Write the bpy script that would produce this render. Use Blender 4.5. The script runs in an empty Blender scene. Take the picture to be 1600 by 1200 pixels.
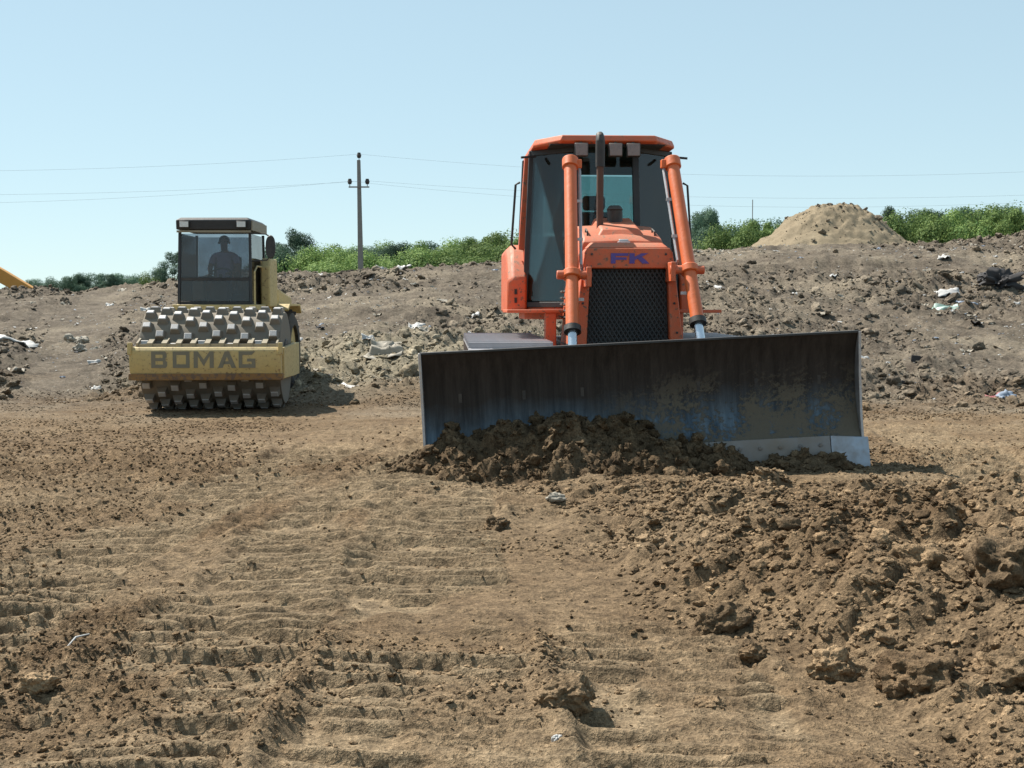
import bpy, bmesh, math, random
import numpy as np
from mathutils import Vector, Matrix, Euler

R = math.radians
random.seed(7)
RNG = np.random.default_rng(11)
scene = bpy.context.scene
col = scene.collection

# ------------------------------------------------------------------ camera
FPX = 2068.0                      # focal length in pixels of the 1600 px wide photograph
CAM_H = 1.6
HORIZON = 480.0
cam_d = bpy.data.cameras.new('camera')
cam_d.sensor_width = 36.0
cam_d.lens = FPX / 1600.0 * 36.0
cam_d.clip_start = 0.05
cam_d.clip_end = 9000.0
cam = bpy.data.objects.new('camera', cam_d)
col.objects.link(cam)
PITCH = math.atan((600.0 - HORIZON) / FPX)
cam.location = (0, 0, CAM_H)
cam.rotation_euler = (R(90) - PITCH, 0, 0)
scene.camera = cam

# ------------------------------------------------------------------ sky and sun
SUN_ELEV = R(54)
SUN_AZ = R(-54)                   # from +Y, clockwise positive: the sun stands left and a little behind the machines
world = bpy.data.worlds.new('World')
scene.world = world
world.use_nodes = True
wn = world.node_tree.nodes
wl = world.node_tree.links
wn.clear()
sky = wn.new('ShaderNodeTexSky')
sky.sky_type = 'NISHITA'
sky.sun_disc = False
sky.sun_elevation = SUN_ELEV
sky.sun_rotation = SUN_AZ
sky.altitude = 2500
sky.air_density = 1.0
sky.dust_density = 0.8
sky.ozone_density = 3.5
bg = wn.new('ShaderNodeBackground')
bg.inputs['Strength'].default_value = 0.069
wo = wn.new('ShaderNodeOutputWorld')
gam = wn.new('ShaderNodeGamma')            # a hazy summer sky: flatter and paler than the clear-air model
gam.inputs['Gamma'].default_value = 0.34
tint = wn.new('ShaderNodeMix')
tint.data_type = 'RGBA'; tint.blend_type = 'MULTIPLY'; tint.clamp_result = False
tint.inputs[0].default_value = 1.0
tint.inputs[7].default_value = (3.42, 4.02, 3.98, 1)
wl.new(sky.outputs[0], gam.inputs['Color'])
wl.new(gam.outputs[0], tint.inputs[6])
wl.new(tint.outputs[2], bg.inputs['Color'])
wl.new(bg.outputs[0], wo.inputs['Surface'])

sun_d = bpy.data.lights.new('sun', 'SUN')
sun_d.energy = 5.0
sun_d.angle = R(0.5)
sun_d.color = (1.0, 0.95, 0.87)
sun = bpy.data.objects.new('sun', sun_d)
col.objects.link(sun)
to_sun = Vector((math.sin(SUN_AZ) * math.cos(SUN_ELEV), math.cos(SUN_AZ) * math.cos(SUN_ELEV), math.sin(SUN_ELEV)))
sun.rotation_euler = to_sun.to_track_quat('Z', 'Y').to_euler()

scene.view_settings.view_transform = 'Standard'
scene.view_settings.look = 'None'
scene.view_settings.gamma = 1.0
scene.view_settings.exposure = 0.8          # exposed for the ground, the sky stays just below white
scene.view_settings.use_curve_mapping = False
scene.render.engine = 'CYCLES'
scene.cycles.max_bounces = 6
scene.cycles.transparent_max_bounces = 12
scene.cycles.caustics_reflective = False
scene.cycles.caustics_refractive = False


# ------------------------------------------------------------------ helpers
def px(x, y, Y):
    """world point at depth Y that the photograph shows at pixel x, y (used to take measurements)"""
    u = (x - 800.0) / FPX
    v = (600.0 - y) / FPX
    dy = math.cos(PITCH) + v * math.sin(PITCH)
    dz = -math.sin(PITCH) + v * math.cos(PITCH)
    t = Y / dy
    return Vector((u * t, Y, CAM_H + dz * t))


def tag(o, label=None, cat=None, group=None, kind=None):
    if label: o['label'] = label
    if cat: o['category'] = cat
    if group: o['group'] = group
    if kind: o['kind'] = kind
    return o


def empty(name, loc, rz=0.0, parent=None):
    o = bpy.data.objects.new(name, None)
    col.objects.link(o)
    o.location = loc
    o.rotation_euler = (0, 0, rz)
    o.empty_display_size = 0.3
    if parent: o.parent = parent
    return o


def link_mesh(name, me, mat, parent=None):
    o = bpy.data.objects.new(name, me)
    col.objects.link(o)
    if mat and not me.materials:
        me.materials.append(mat)
    if parent: o.parent = parent
    return o


def copy_tree(o, parent=None):
    c = o.copy()
    col.objects.link(c)
    c.parent = parent
    for ch in list(o.children):
        copy_tree(ch, c)
    return c


class MB:
    """collects simple solids and links them as one mesh object"""
    def __init__(self):
        self.v = []; self.f = []

    def add(self, vs, fs):
        b = len(self.v)
        self.v += [tuple(p) for p in vs]
        self.f += [tuple(i + b for i in f) for f in fs]
        return self

    def box(self, c, s, rot=None):
        hx, hy, hz = s[0] / 2, s[1] / 2, s[2] / 2
        vs = [Vector((x, y, z)) for z in (-hz, hz) for y in (-hy, hy) for x in (-hx, hx)]
        if rot is not None:
            m = Euler(rot).to_matrix()
            vs = [m @ p for p in vs]
        vs = [p + Vector(c) for p in vs]
        return self.add(vs, [(0, 2, 3, 1), (4, 5, 7, 6), (0, 1, 5, 4), (2, 6, 7, 3), (0, 4, 6, 2), (1, 3, 7, 5)])

    def cyl(self, a, b, r1, r2=None, n=16, caps=True):
        a = Vector(a); b = Vector(b)
        r2 = r1 if r2 is None else r2
        d = (b - a).normalized()
        u = d.orthogonal().normalized(); w = d.cross(u)
        vs = []
        for p, r in ((a, r1), (b, r2)):
            for i in range(n):
                t = 2 * math.pi * i / n
                vs.append(p + (u * math.cos(t) + w * math.sin(t)) * r)
        fs = [(i, (i + 1) % n, n + (i + 1) % n, n + i) for i in range(n)]
        if caps:
            fs += [tuple(range(n - 1, -1, -1)), tuple(range(n, 2 * n))]
        return self.add(vs, fs)

    def tube(self, pts, r, n=8):
        pts = [Vector(p) for p in pts]
        vs = []
        d0 = (pts[1] - pts[0]).normalized()
        u = d0.orthogonal().normalized()
        for i, p in enumerate(pts):
            d = (pts[min(i + 1, len(pts) - 1)] - pts[max(i - 1, 0)]).normalized()
            u = (u - d * u.dot(d)).normalized()
            w = d.cross(u)
            rr = r[i] if isinstance(r, (list, tuple)) else r
            for k in range(n):
                t = 2 * math.pi * k / n
                vs.append(p + (u * math.cos(t) + w * math.sin(t)) * rr)
        fs = []
        for i in range(len(pts) - 1):
            for k in range(n):
                fs.append((i * n + k, i * n + (k + 1) % n, (i + 1) * n + (k + 1) % n, (i + 1) * n + k))
        fs.append(tuple(range(n - 1, -1, -1)))
        b = (len(pts) - 1) * n
        fs.append(tuple(range(b, b + n)))
        return self.add(vs, fs)

    def loft(self, secs, cap=True):
        """sections: lists of 3D points, all of one length, joined in order"""
        n = len(secs[0])
        vs = [p for s in secs for p in s]
        fs = []
        for i in range(len(secs) - 1):
            for k in range(n):
                fs.append((i * n + k, i * n + (k + 1) % n, (i + 1) * n + (k + 1) % n, (i + 1) * n + k))
        if cap:
            fs.append(tuple(range(n - 1, -1, -1)))
            b = (len(secs) - 1) * n
            fs.append(tuple(range(b, b + n)))
        return self.add(vs, fs)

    def prism_x(self, prof, x0, x1):
        """profile of (y, z) extruded along x"""
        return self.loft([[(x0, y, z) for y, z in prof], [(x1, y, z) for y, z in prof]])

    def prism_y(self, prof, y0, y1):
        return self.loft([[(x, y0, z) for x, z in prof], [(x, y1, z) for x, z in prof]])

    def prism_z(self, prof, z0, z1):
        return self.loft([[(x, y, z0) for x, y in prof], [(x, y, z1) for x, y in prof]])

    def pane(self, pts, t):
        """thin plate: polygon pts thickened by t along its normal"""
        P = [Vector(p) for p in pts]
        nrm = (P[1] - P[0]).cross(P[2] - P[0]).normalized() * (t / 2)
        return self.loft([[p - nrm for p in P], [p + nrm for p in P]])

    def bar(self, a, b, w, d, up=(0, 0, 1)):
        """box-section bar from a to b"""
        a = Vector(a); b = Vector(b)
        dr = (b - a).normalized()
        upv = Vector(up)
        if abs(dr.dot(upv)) > 0.95: upv = Vector((0, 1, 0))
        s = dr.cross(upv).normalized()
        u = s.cross(dr).normalized()
        q = [s * (-w / 2) + u * (-d / 2), s * (w / 2) + u * (-d / 2), s * (w / 2) + u * (d / 2), s * (-w / 2) + u * (d / 2)]
        return self.loft([[a + k for k in q], [b + k for k in q]])

    def mesh(self, name):
        me = bpy.data.meshes.new(name)
        me.from_pydata(self.v, [], self.f)
        me.validate()
        bm = bmesh.new(); bm.from_mesh(me)
        bmesh.ops.recalc_face_normals(bm, faces=bm.faces)
        bm.to_mesh(me); bm.free()
        return me

    def build(self, name, mat, parent=None, bevel=0.0, smooth=True, seg=2):
        me = self.mesh(name)
        if smooth:
            for p in me.polygons: p.use_smooth = True
            me.set_sharp_from_angle(angle=R(35))
        o = link_mesh(name, me, mat, parent)
        if bevel > 0:
            m = o.modifiers.new('bevel', 'BEVEL')
            m.width = bevel; m.segments = seg; m.limit_method = 'ANGLE'; m.angle_limit = R(35)
            m.harden_normals = False
        return o


# ------------------------------------------------------------------ materials
MATS = {}


def new_mat(name):
    m = bpy.data.materials.new(name)
    m.use_nodes = True
    nt = m.node_tree
    nt.nodes.clear()
    out = nt.nodes.new('ShaderNodeOutputMaterial')
    MATS[name] = m
    return m, nt, out


def nd(nt, t, **kw):
    n = nt.nodes.new(t)
    for k, v in kw.items():
        setattr(n, k, v)
    return n


def noise_tex(nt, vec, scale, detail=4.0, rough=0.55, dist=0.0):
    n = nt.nodes.new('ShaderNodeTexNoise')
    n.inputs['Scale'].default_value = scale
    n.inputs['Detail'].default_value = detail
    n.inputs['Roughness'].default_value = rough
    n.inputs['Distortion'].default_value = dist
    if vec is not None: nt.links.new(vec, n.inputs['Vector'])
    return n.outputs['Fac']


def ramp(nt, fac, stops):
    n = nt.nodes.new('ShaderNodeValToRGB')
    el = n.color_ramp.elements
    while len(el) < len(stops): el.new(0.5)
    for e, (p, c) in zip(el, stops):
        e.position = p
        e.color = (c, c, c, 1) if isinstance(c, (int, float)) else (*c, 1)
    nt.links.new(fac, n.inputs['Fac'])
    return n.outputs['Color']


def mixc(nt, fac, a, b, mode='MIX'):
    n = nt.nodes.new('ShaderNodeMix')
    n.data_type = 'RGBA'; n.blend_type = mode
    for sock, val in ((n.inputs[0], fac), (n.inputs[6], a), (n.inputs[7], b)):
        if isinstance(val, bpy.types.NodeSocket): nt.links.new(val, sock)
        elif isinstance(val, (int, float)): sock.default_value = val if sock.type == 'VALUE' else (val, val, val, 1)
        else: sock.default_value = (*val, 1)
    return n.outputs[2]


def mth(nt, op, a, b=None, clamp=False):
    n = nt.nodes.new('ShaderNodeMath')
    n.operation = op; n.use_clamp = clamp
    for i, v in enumerate((a, b)):
        if v is None: continue
        if isinstance(v, bpy.types.NodeSocket): nt.links.new(v, n.inputs[i])
        else: n.inputs[i].default_value = v
    return n.outputs[0]


DUST = (0.215, 0.170, 0.115)


def paint(name, color, rough=0.45, metallic=0.0, dust=0.5, scale=3.0, wear=0.0, wear_color=(0.12, 0.07, 0.045), spec=0.5, top=0.6, streak=False):
    """painted or bare machine metal with dust, mud and wear"""
    m, nt, out = new_mat(name)
    L = nt.links
    tc = nd(nt, 'ShaderNodeTexCoord')
    vec = tc.outputs['Object']
    p = nd(nt, 'ShaderNodeBsdfPrincipled')
    n1 = noise_tex(nt, vec, scale, 6, 0.62)
    n2 = noise_tex(nt, vec, scale * 6.3, 5, 0.65)
    base = mixc(nt, ramp(nt, n1, [(0.3, 0.0), (0.75, 1.0)]), tuple(c * 0.82 for c in color), tuple(min(1, c * 1.1) for c in color))
    if wear > 0:
        wv = ramp(nt, n2, [(0.60 - wear * 0.2, 0.0), (0.66 - wear * 0.2, 1.0)])
        base = mixc(nt, wv, base, wear_color)
    geo = nd(nt, 'ShaderNodeNewGeometry')
    sep = nd(nt, 'ShaderNodeSeparateXYZ')
    L.new(geo.outputs['Normal'], sep.inputs[0])
    upf = mth(nt, 'MULTIPLY', mth(nt, 'MAXIMUM', sep.outputs[2], 0.0), top)
    dn = ramp(nt, mth(nt, 'ADD', mth(nt, 'MULTIPLY', n1, 0.6), mth(nt, 'MULTIPLY', n2, 0.4)), [(0.42, 0.0), (0.66, 1.0)])
    dm = mth(nt, 'MULTIPLY', mth(nt, 'ADD', mth(nt, 'MULTIPLY', dn, 0.7), upf, clamp=True), dust)
    base = mixc(nt, dm, base, DUST)
    L.new(base, p.inputs['Base Color'])
    L.new(mth(nt, 'ADD', mth(nt, 'MULTIPLY', dm, 0.5), rough, clamp=True), p.inputs['Roughness'])
    if metallic:
        L.new(mth(nt, 'MULTIPLY', mth(nt, 'SUBTRACT', 1.0, dm), metallic), p.inputs['Metallic'])
    p.inputs['Specular IOR Level'].default_value = spec
    bp = nd(nt, 'ShaderNodeBump')
    bp.inputs['Strength'].default_value = 0.25
    bp.inputs['Distance'].default_value = 0.01
    L.new(n2, bp.inputs['Height'])
    L.new(bp.outputs[0], p.inputs['Normal'])
    L.new(p.outputs[0], out.inputs['Surface'])
    return m


def glass(name, tint, refl=0.9, dust=0.12):
    m, nt, out = new_mat(name)
    L = nt.links
    tr = nd(nt, 'ShaderNodeBsdfTransparent'); tr.inputs['Color'].default_value = (*tint, 1)
    gl = nd(nt, 'ShaderNodeBsdfGlossy'); gl.inputs['Roughness'].default_value = 0.03
    gl.inputs['Color'].default_value = (refl, refl, refl, 1)
    fr = nd(nt, 'ShaderNodeFresnel'); fr.inputs['IOR'].default_value = 1.5
    mx = nd(nt, 'ShaderNodeMixShader')
    L.new(fr.outputs[0], mx.inputs[0]); L.new(tr.outputs[0], mx.inputs[1]); L.new(gl.outputs[0], mx.inputs[2])
    df = nd(nt, 'ShaderNodeBsdfDiffuse'); df.inputs['Color'].default_value = (*DUST, 1)
    tc = nd(nt, 'ShaderNodeTexCoord')
    n1 = noise_tex(nt, tc.outputs['Object'], 2.5, 6, 0.65)
    mx2 = nd(nt, 'ShaderNodeMixShader')
    L.new(mth(nt, 'MULTIPLY', ramp(nt, n1, [(0.35, 0.25), (0.7, 1.0)]), dust), mx2.inputs[0])
    L.new(mx.outputs[0], mx2.inputs[1]); L.new(df.outputs[0], mx2.inputs[2])
    L.new(mx2.outputs[0], out.inputs['Surface'])
    return m


def soil(name, dark=1.0, per_object=0.0, bump=1.0, dryattr=False):
    """earth: fresh brown on the working area, greyer where the old fill climbs to the ridge"""
    m, nt, out = new_mat(name)
    L = nt.links
    geo = nd(nt, 'ShaderNodeNewGeometry')
    pos = geo.outputs['Position']
    sep = nd(nt, 'ShaderNodeSeparateXYZ'); L.new(pos, sep.inputs[0])
    big = noise_tex(nt, pos, 0.35, 3, 0.6)
    mid = noise_tex(nt, pos, 2.2, 4, 0.65)
    fine = noise_tex(nt, pos, 14.0, 5, 0.7)
    grit = noise_tex(nt, pos, 60.0, 3, 0.7)
    brown = mixc(nt, ramp(nt, mid, [(0.3, 0.0), (0.7, 1.0)]), (0.132 * dark, 0.086 * dark, 0.048 * dark), (0.248 * dark, 0.170 * dark, 0.098 * dark))
    brown = mixc(nt, ramp(nt, big, [(0.42, 0.0), (0.62, 0.6)]), brown, (0.278 * dark, 0.200 * dark, 0.122 * dark))
    grey = mixc(nt, ramp(nt, mid, [(0.3, 0.0), (0.7, 1.0)]), (0.094 * dark, 0.075 * dark, 0.057 * dark), (0.235 * dark, 0.192 * dark, 0.143 * dark))
    grey = mixc(nt, ramp(nt, big, [(0.5, 0.0), (0.68, 0.8)]), grey, (0.29 * dark, 0.240 * dark, 0.175 * dark))
    yy = mth(nt, 'ADD', sep.outputs[1], mth(nt, 'MULTIPLY', mth(nt, 'SUBTRACT', big, 0.5), 14.0))
    if dryattr:                                   # pressed crust dries paler than the loosened soil
        at = nd(nt, 'ShaderNodeAttribute'); at.attribute_name = 'dry'
        brown = mixc(nt, mth(nt, 'MULTIPLY', at.outputs['Fac'], ramp(nt, mid, [(0.25, 0.55), (0.6, 1.0)])), brown, (0.305 * dark, 0.226 * dark, 0.140 * dark))
    gz = nd(nt, 'ShaderNodeMapRange'); gz.inputs[1].default_value = 19.0; gz.inputs[2].default_value = 25.0
    L.new(yy, gz.inputs[0])
    cl = nd(nt, 'ShaderNodeVectorMath'); cl.operation = 'DISTANCE'
    L.new(pos, cl.inputs[0]); cl.inputs[1].default_value = (-2.6, 26.5, 0.8)
    cm_ = nd(nt, 'ShaderNodeMapRange'); cm_.inputs[1].default_value = 5.5; cm_.inputs[2].default_value = 1.5
    L.new(mth(nt, 'ADD', cl.outputs['Value'], mth(nt, 'MULTIPLY', mth(nt, 'SUBTRACT', mid, 0.5), 9.0)), cm_.inputs[0])
    grey = mixc(nt, mth(nt, 'MULTIPLY', cm_.outputs[0], 0.75), grey, (0.330 * dark, 0.285 * dark, 0.200 * dark))
    base = mixc(nt, gz.outputs[0], brown, grey)
    base = mixc(nt, 1.0, base, ramp(nt, fine, [(0.30, 0.48), (0.5, 1.0), (0.70, 1.5)]), 'MULTIPLY')
    base = mixc(nt, 1.0, base, ramp(nt, grit, [(0.30, 0.55), (0.5, 1.0), (0.70, 1.5)]), 'MULTIPLY')
    if per_object > 0:
        oi = nd(nt, 'ShaderNodeObjectInfo')
        base = mixc(nt, 1.0, base, ramp(nt, oi.outputs['Random'], [(0.0, 1.0 - per_object), (1.0, 1.0 + per_object)]), 'MULTIPLY')
    p = nd(nt, 'ShaderNodeBsdfPrincipled')
    p.inputs['Roughness'].default_value = 0.95
    p.inputs['Specular IOR Level'].default_value = 0.12
    L.new(base, p.inputs['Base Color'])
    b1 = nd(nt, 'ShaderNodeBump'); b1.inputs['Strength'].default_value = 0.9 * bump; b1.inputs['Distance'].default_value = 0.03
    L.new(fine, b1.inputs['Height'])
    b2 = nd(nt, 'ShaderNodeBump'); b2.inputs['Strength'].default_value = 1.0 * bump; b2.inputs['Distance'].default_value = 0.014
    L.new(grit, b2.inputs['Height']); L.new(b1.outputs[0], b2.inputs['Normal'])
    L.new(b2.outputs[0], p.inputs['Normal'])
    L.new(p.outputs[0], out.inputs['Surface'])
    return m


def leaf_mat(name, c1, c2):
    m, nt, out = new_mat(name)
    L = nt.links
    geo = nd(nt, 'ShaderNodeNewGeometry')
    oi = nd(nt, 'ShaderNodeObjectInfo')
    n1 = noise_tex(nt, geo.outputs['Position'], 0.9, 3, 0.6)
    f = mth(nt, 'ADD', mth(nt, 'MULTIPLY', geo.outputs['Random Per Island'], 0.45), mth(nt, 'MULTIPLY', n1, 0.55))
    c = mixc(nt, ramp(nt, f, [(0.3, 0.0), (0.7, 1.0)]), c1, c2)
    c = mixc(nt, 1.0, c, ramp(nt, oi.outputs['Random'], [(0, 0.62), (1, 1.3)]), 'MULTIPLY')
    d = nd(nt, 'ShaderNodeBsdfPrincipled')
    d.inputs['Roughness'].default_value = 0.7; d.inputs['Specular IOR Level'].default_value = 0.1
    L.new(c, d.inputs['Base Color'])
    t = nd(nt, 'ShaderNodeBsdfTranslucent'); L.new(c, t.inputs['Color'])
    mx = nd(nt, 'ShaderNodeMixShader'); mx.inputs[0].default_value = 0.28
    L.new(d.outputs[0], mx.inputs[1]); L.new(t.outputs[0], mx.inputs[2])
    L.new(mx.outputs[0], out.inputs['Surface'])
    return m


M_SOIL = soil('soil', 0.71, dryattr=True)
M_CLOD = soil('clod_soil', 0.94, 0.35)
M_HEAP = soil('fresh_soil', 0.56)
M_HEAPCLOD = soil('fresh_clod_soil', 0.58, 0.4)
M_ORANGE = paint('orange_paint', (0.70, 0.118, 0.034), 0.42, dust=0.62, wear=0.03)
M_ORANGE_CYL = paint('orange_cylinder_paint', (0.72, 0.140, 0.030), 0.40, dust=0.32)
M_BLACK = paint('black_paint', (0.018, 0.018, 0.02), 0.5, dust=0.3)
M_RUBBER = paint('rubber', (0.02, 0.02, 0.021), 0.75, dust=0.55)
M_TRIM = paint('dark_trim', (0.022, 0.024, 0.027), 0.55, dust=0.10)
M_STEEL = paint('worn_steel', (0.50, 0.50, 0.52), 0.42, 0.85, dust=0.55, scale=5)
M_CHROME = paint('chrome_rod', (0.70, 0.74, 0.78), 0.22, 1.0, dust=0.06)
M_SHOE = paint('track_shoe_steel', (0.46, 0.45, 0.47), 0.45, 0.35, dust=0.35, scale=4, top=0.2)
M_RUST = paint('rusty_pipe', (0.12, 0.062, 0.045), 0.75, 0.2, dust=0.25)
M_YELLOW = paint('yellow_paint', (0.62, 0.47, 0.19), 0.5, dust=0.6, wear=0.06, wear_color=(0.24, 0.14, 0.045))
M_CREAM = paint('tan_trim', (0.30, 0.26, 0.18), 0.55, dust=0.5)
M_DRUM = paint('drum_steel', (0.165, 0.150, 0.125), 0.65, 0.0, dust=0.6, scale=4)
M_PAD = paint('pad_steel', (0.48, 0.47, 0.46), 0.5, 0.1, dust=0.5, scale=7, top=0.1)
M_GLASS = glass('tinted_glass', (0.30, 0.40, 0.41), 0.9, 0.08)
M_GLASS_C = glass('clear_cab_glass', (0.55, 0.68, 0.68), 0.8, 0.05)
M_GLASS_F = glass('roller_glass', (0.60, 0.64, 0.68), 1.0, 0.20)
M_LAMP = paint('lamp_lens', (0.24, 0.19, 0.18), 0.25, dust=0.4, scale=12)
M_CONC = paint('concrete_pole', (0.22, 0.215, 0.20), 0.9, dust=0.1)
M_WIRE = paint('wire', (0.30, 0.31, 0.32), 0.6, dust=0.0)
M_BARK = paint('bark', (0.10, 0.075, 0.05), 0.9, dust=0.1)
M_BLUE = paint('logo_blue', (0.10, 0.06, 0.30), 0.45, dust=0.15)
M_LETTER = paint('faded_grey_letter', (0.20, 0.185, 0.125), 0.6, dust=0.9)
M_EXCAV = paint('excavator_paint', (0.55, 0.25, 0.035), 0.45, dust=0.25)
M_LEAF_L = leaf_mat('light_leaves', (0.085, 0.155, 0.050), (0.23, 0.31, 0.100))
M_LEAF_D = leaf_mat('dark_leaves', (0.070, 0.122, 0.088), (0.125, 0.190, 0.122))  # a little bluish distance haze is mixed into this leaf colour


# ------------------------------------------------------------------ noise for the terrain
def _hash(ix, iy, seed):
    h = (ix.astype(np.uint32) * np.uint32(374761393) + iy.astype(np.uint32) * np.uint32(668265263) + np.uint32((seed * 2246822519) & 0xffffffff))
    h = (h ^ (h >> np.uint32(13))) * np.uint32(1274126177)
    h = h ^ (h >> np.uint32(16))
    return (h & np.uint32(0xffffff)).astype(np.float32) / np.float32(0xffffff)


def vnoise(x, y, seed):
    fx = np.floor(x); fy = np.floor(y)
    ix = fx.astype(np.int64); iy = fy.astype(np.int64)
    tx = (x - fx).astype(np.float32); ty = (y - fy).astype(np.float32)
    tx = tx * tx * tx * (tx * (tx * 6 - 15) + 10); ty = ty * ty * ty * (ty * (ty * 6 - 15) + 10)
    a = _hash(ix, iy, seed); b = _hash(ix + 1, iy, seed)
    c = _hash(ix, iy + 1, seed); d = _hash(ix + 1, iy + 1, seed)
    return (a + (b - a) * tx) * (1 - ty) + (c + (d - c) * tx) * ty - 0.5


def fbm(x, y, seed, octv=4, gain=0.5):
    s = 0; amp = 1.0
    for o in range(octv):
        s = s + amp * vnoise(x * 2 ** o + 17.3 * o, y * 2 ** o - 9.1 * o, seed + o)
        amp *= gain
    return s


def lumps(x, y, cell, seed, keep=0.7, rmin=0.28, rmax=0.72):
    """domes of random size scattered on a jittered lattice: the look of loose clods, 0..1"""
    u = x / cell; v = y / cell
    iu = np.floor(u).astype(np.int64); iv = np.floor(v).astype(np.int64)
    best = np.zeros_like(u, dtype=np.float32)
    for dx in (-1, 0, 1):
        for dy in (-1, 0, 1):
            cx = iu + dx; cy = iv + dy
            px_ = cx + 0.15 + 0.7 * _hash(cx, cy, seed)
            py_ = cy + 0.15 + 0.7 * _hash(cx, cy, seed + 1)
            q = _hash(cx, cy, seed + 2)
            k = _hash(cx, cy, seed + 3)
            r = rmin + (rmax - rmin) * q * q
            an = k * 6.28
            du = u - px_; dv = v - py_
            ca, sa = np.cos(an), np.sin(an)
            e1 = du * ca + dv * sa; e2 = (-du * sa + dv * ca) * 1.45
            d2 = (e1 * e1 + e2 * e2) / (r * r)
            h = np.sqrt(np.maximum(0, 1 - d2)) * r / rmax
            best = np.maximum(best, np.where(k < keep, h, 0))
    return best


def sstep(a, b, x):
    t = np.clip((x - a) / (b - a), 0, 1)
    return t * t * (3 - 2 * t)


RIDGE_Y = 50.0
_rp = [(-900, 470), (0, 462), (100, 458), (200, 455), (280, 447), (430, 433), (500, 430), (600, 424), (700, 419), (780, 415), (1100, 397), (1200, 390), (1410, 385), (1500, 380), (1600, 373), (2500, 360)]
RIDGE_X = np.array([(p - 800) / FPX * RIDGE_Y for p, _ in _rp])
RIDGE_Z = np.array([CAM_H + (HORIZON - q) / FPX * RIDGE_Y for _, q in _rp])


def smooth_height(x, y):
    """the lie of the land without clods"""
    zr = np.interp(x, RIDGE_X, RIDGE_Z)
    foot = 22.5 + 3.0 * vnoise(x * 0.12, y * 0 + 3.3, 5) + np.clip(x, 0, 12) * 0.22
    t = np.clip((y - foot) / (RIDGE_Y - foot), 0, 1)
    z = zr * (0.62 * t + 0.38 * sstep(0, 1, t))
    back = np.clip(y - RIDGE_Y, 0, None)
    z = z - np.minimum(back * 0.09, np.maximum(zr - 0.4, 0)) * sstep(0, 6, back)
    # slight rise in front of the blade, slight fall towards the photographer
    z = z + 0.08 * sstep(7, 11.5, y) * (1 - sstep(13.5, 17, y)) * sstep(-2.5, -0.5, x)
    z = z + 0.10 * fbm(x * 0.22, y * 0.22, 21, 3) * (1 - sstep(60, 90, y))
    # windrow of spoil on the right
    edge = np.interp(y, [3, 4.9, 6.2, 6.9, 9.4, 11.4, 12.5], [2.0, 1.45, 1.05, 0.68, 0.32, -0.35, -0.6])
    sd = x - edge + 0.35 * fbm(x * 1.1, y * 1.1, 33, 3)
    w = sstep(0.0, 1.05, sd) * sstep(3.2, 5.4, y) * (1 - sstep(8.6, 11.6, y)) * (1 - 0.75 * sstep(3.4, 5.5, x))
    z = z + 0.31 * w + 0.14 * w * sstep(2.0, 3.2, x) * np.exp(-((y - 7.6) / 1.5) ** 2)
    return z


def windrow(x, y):
    edge = np.interp(y, [3, 4.9, 6.2, 6.9, 9.4, 11.4, 12.5], [2.0, 1.45, 1.05, 0.68, 0.32, -0.35, -0.6])
    sd = x - edge + 0.35 * fbm(x * 1.1, y * 1.1, 33, 3)
    return sstep(-0.15, 0.55, sd) * sstep(3.0, 4.6, y) * (1 - sstep(9.6, 12.2, y)) * (1 - 0.5 * sstep(4.0, 6.0, x))


# tracks of the dozer's grousers pressed into the soil: (centre x at y=4, centre x at y=13, half width, y range)
BANDS = [(-2.75, -2.30, 0.42, 3.5, 8.5, -0.06), (-1.9, -0.95, 0.40, 8.0, 16.0, 0.08), (-1.45, -1.15, 0.46, 2.5, 9.5, 0.05), (-0.30, -0.75, 0.47, 3.0, 14.0, 0.04), (0.75, 0.45, 0.45, 3.0, 7.0, 0.07), (-3.1, -2.2, 0.45, 5.0, 16.0, -0.03), (3.3, 4.6, 0.5, 9.0, 19.0, 0.03)]


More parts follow.
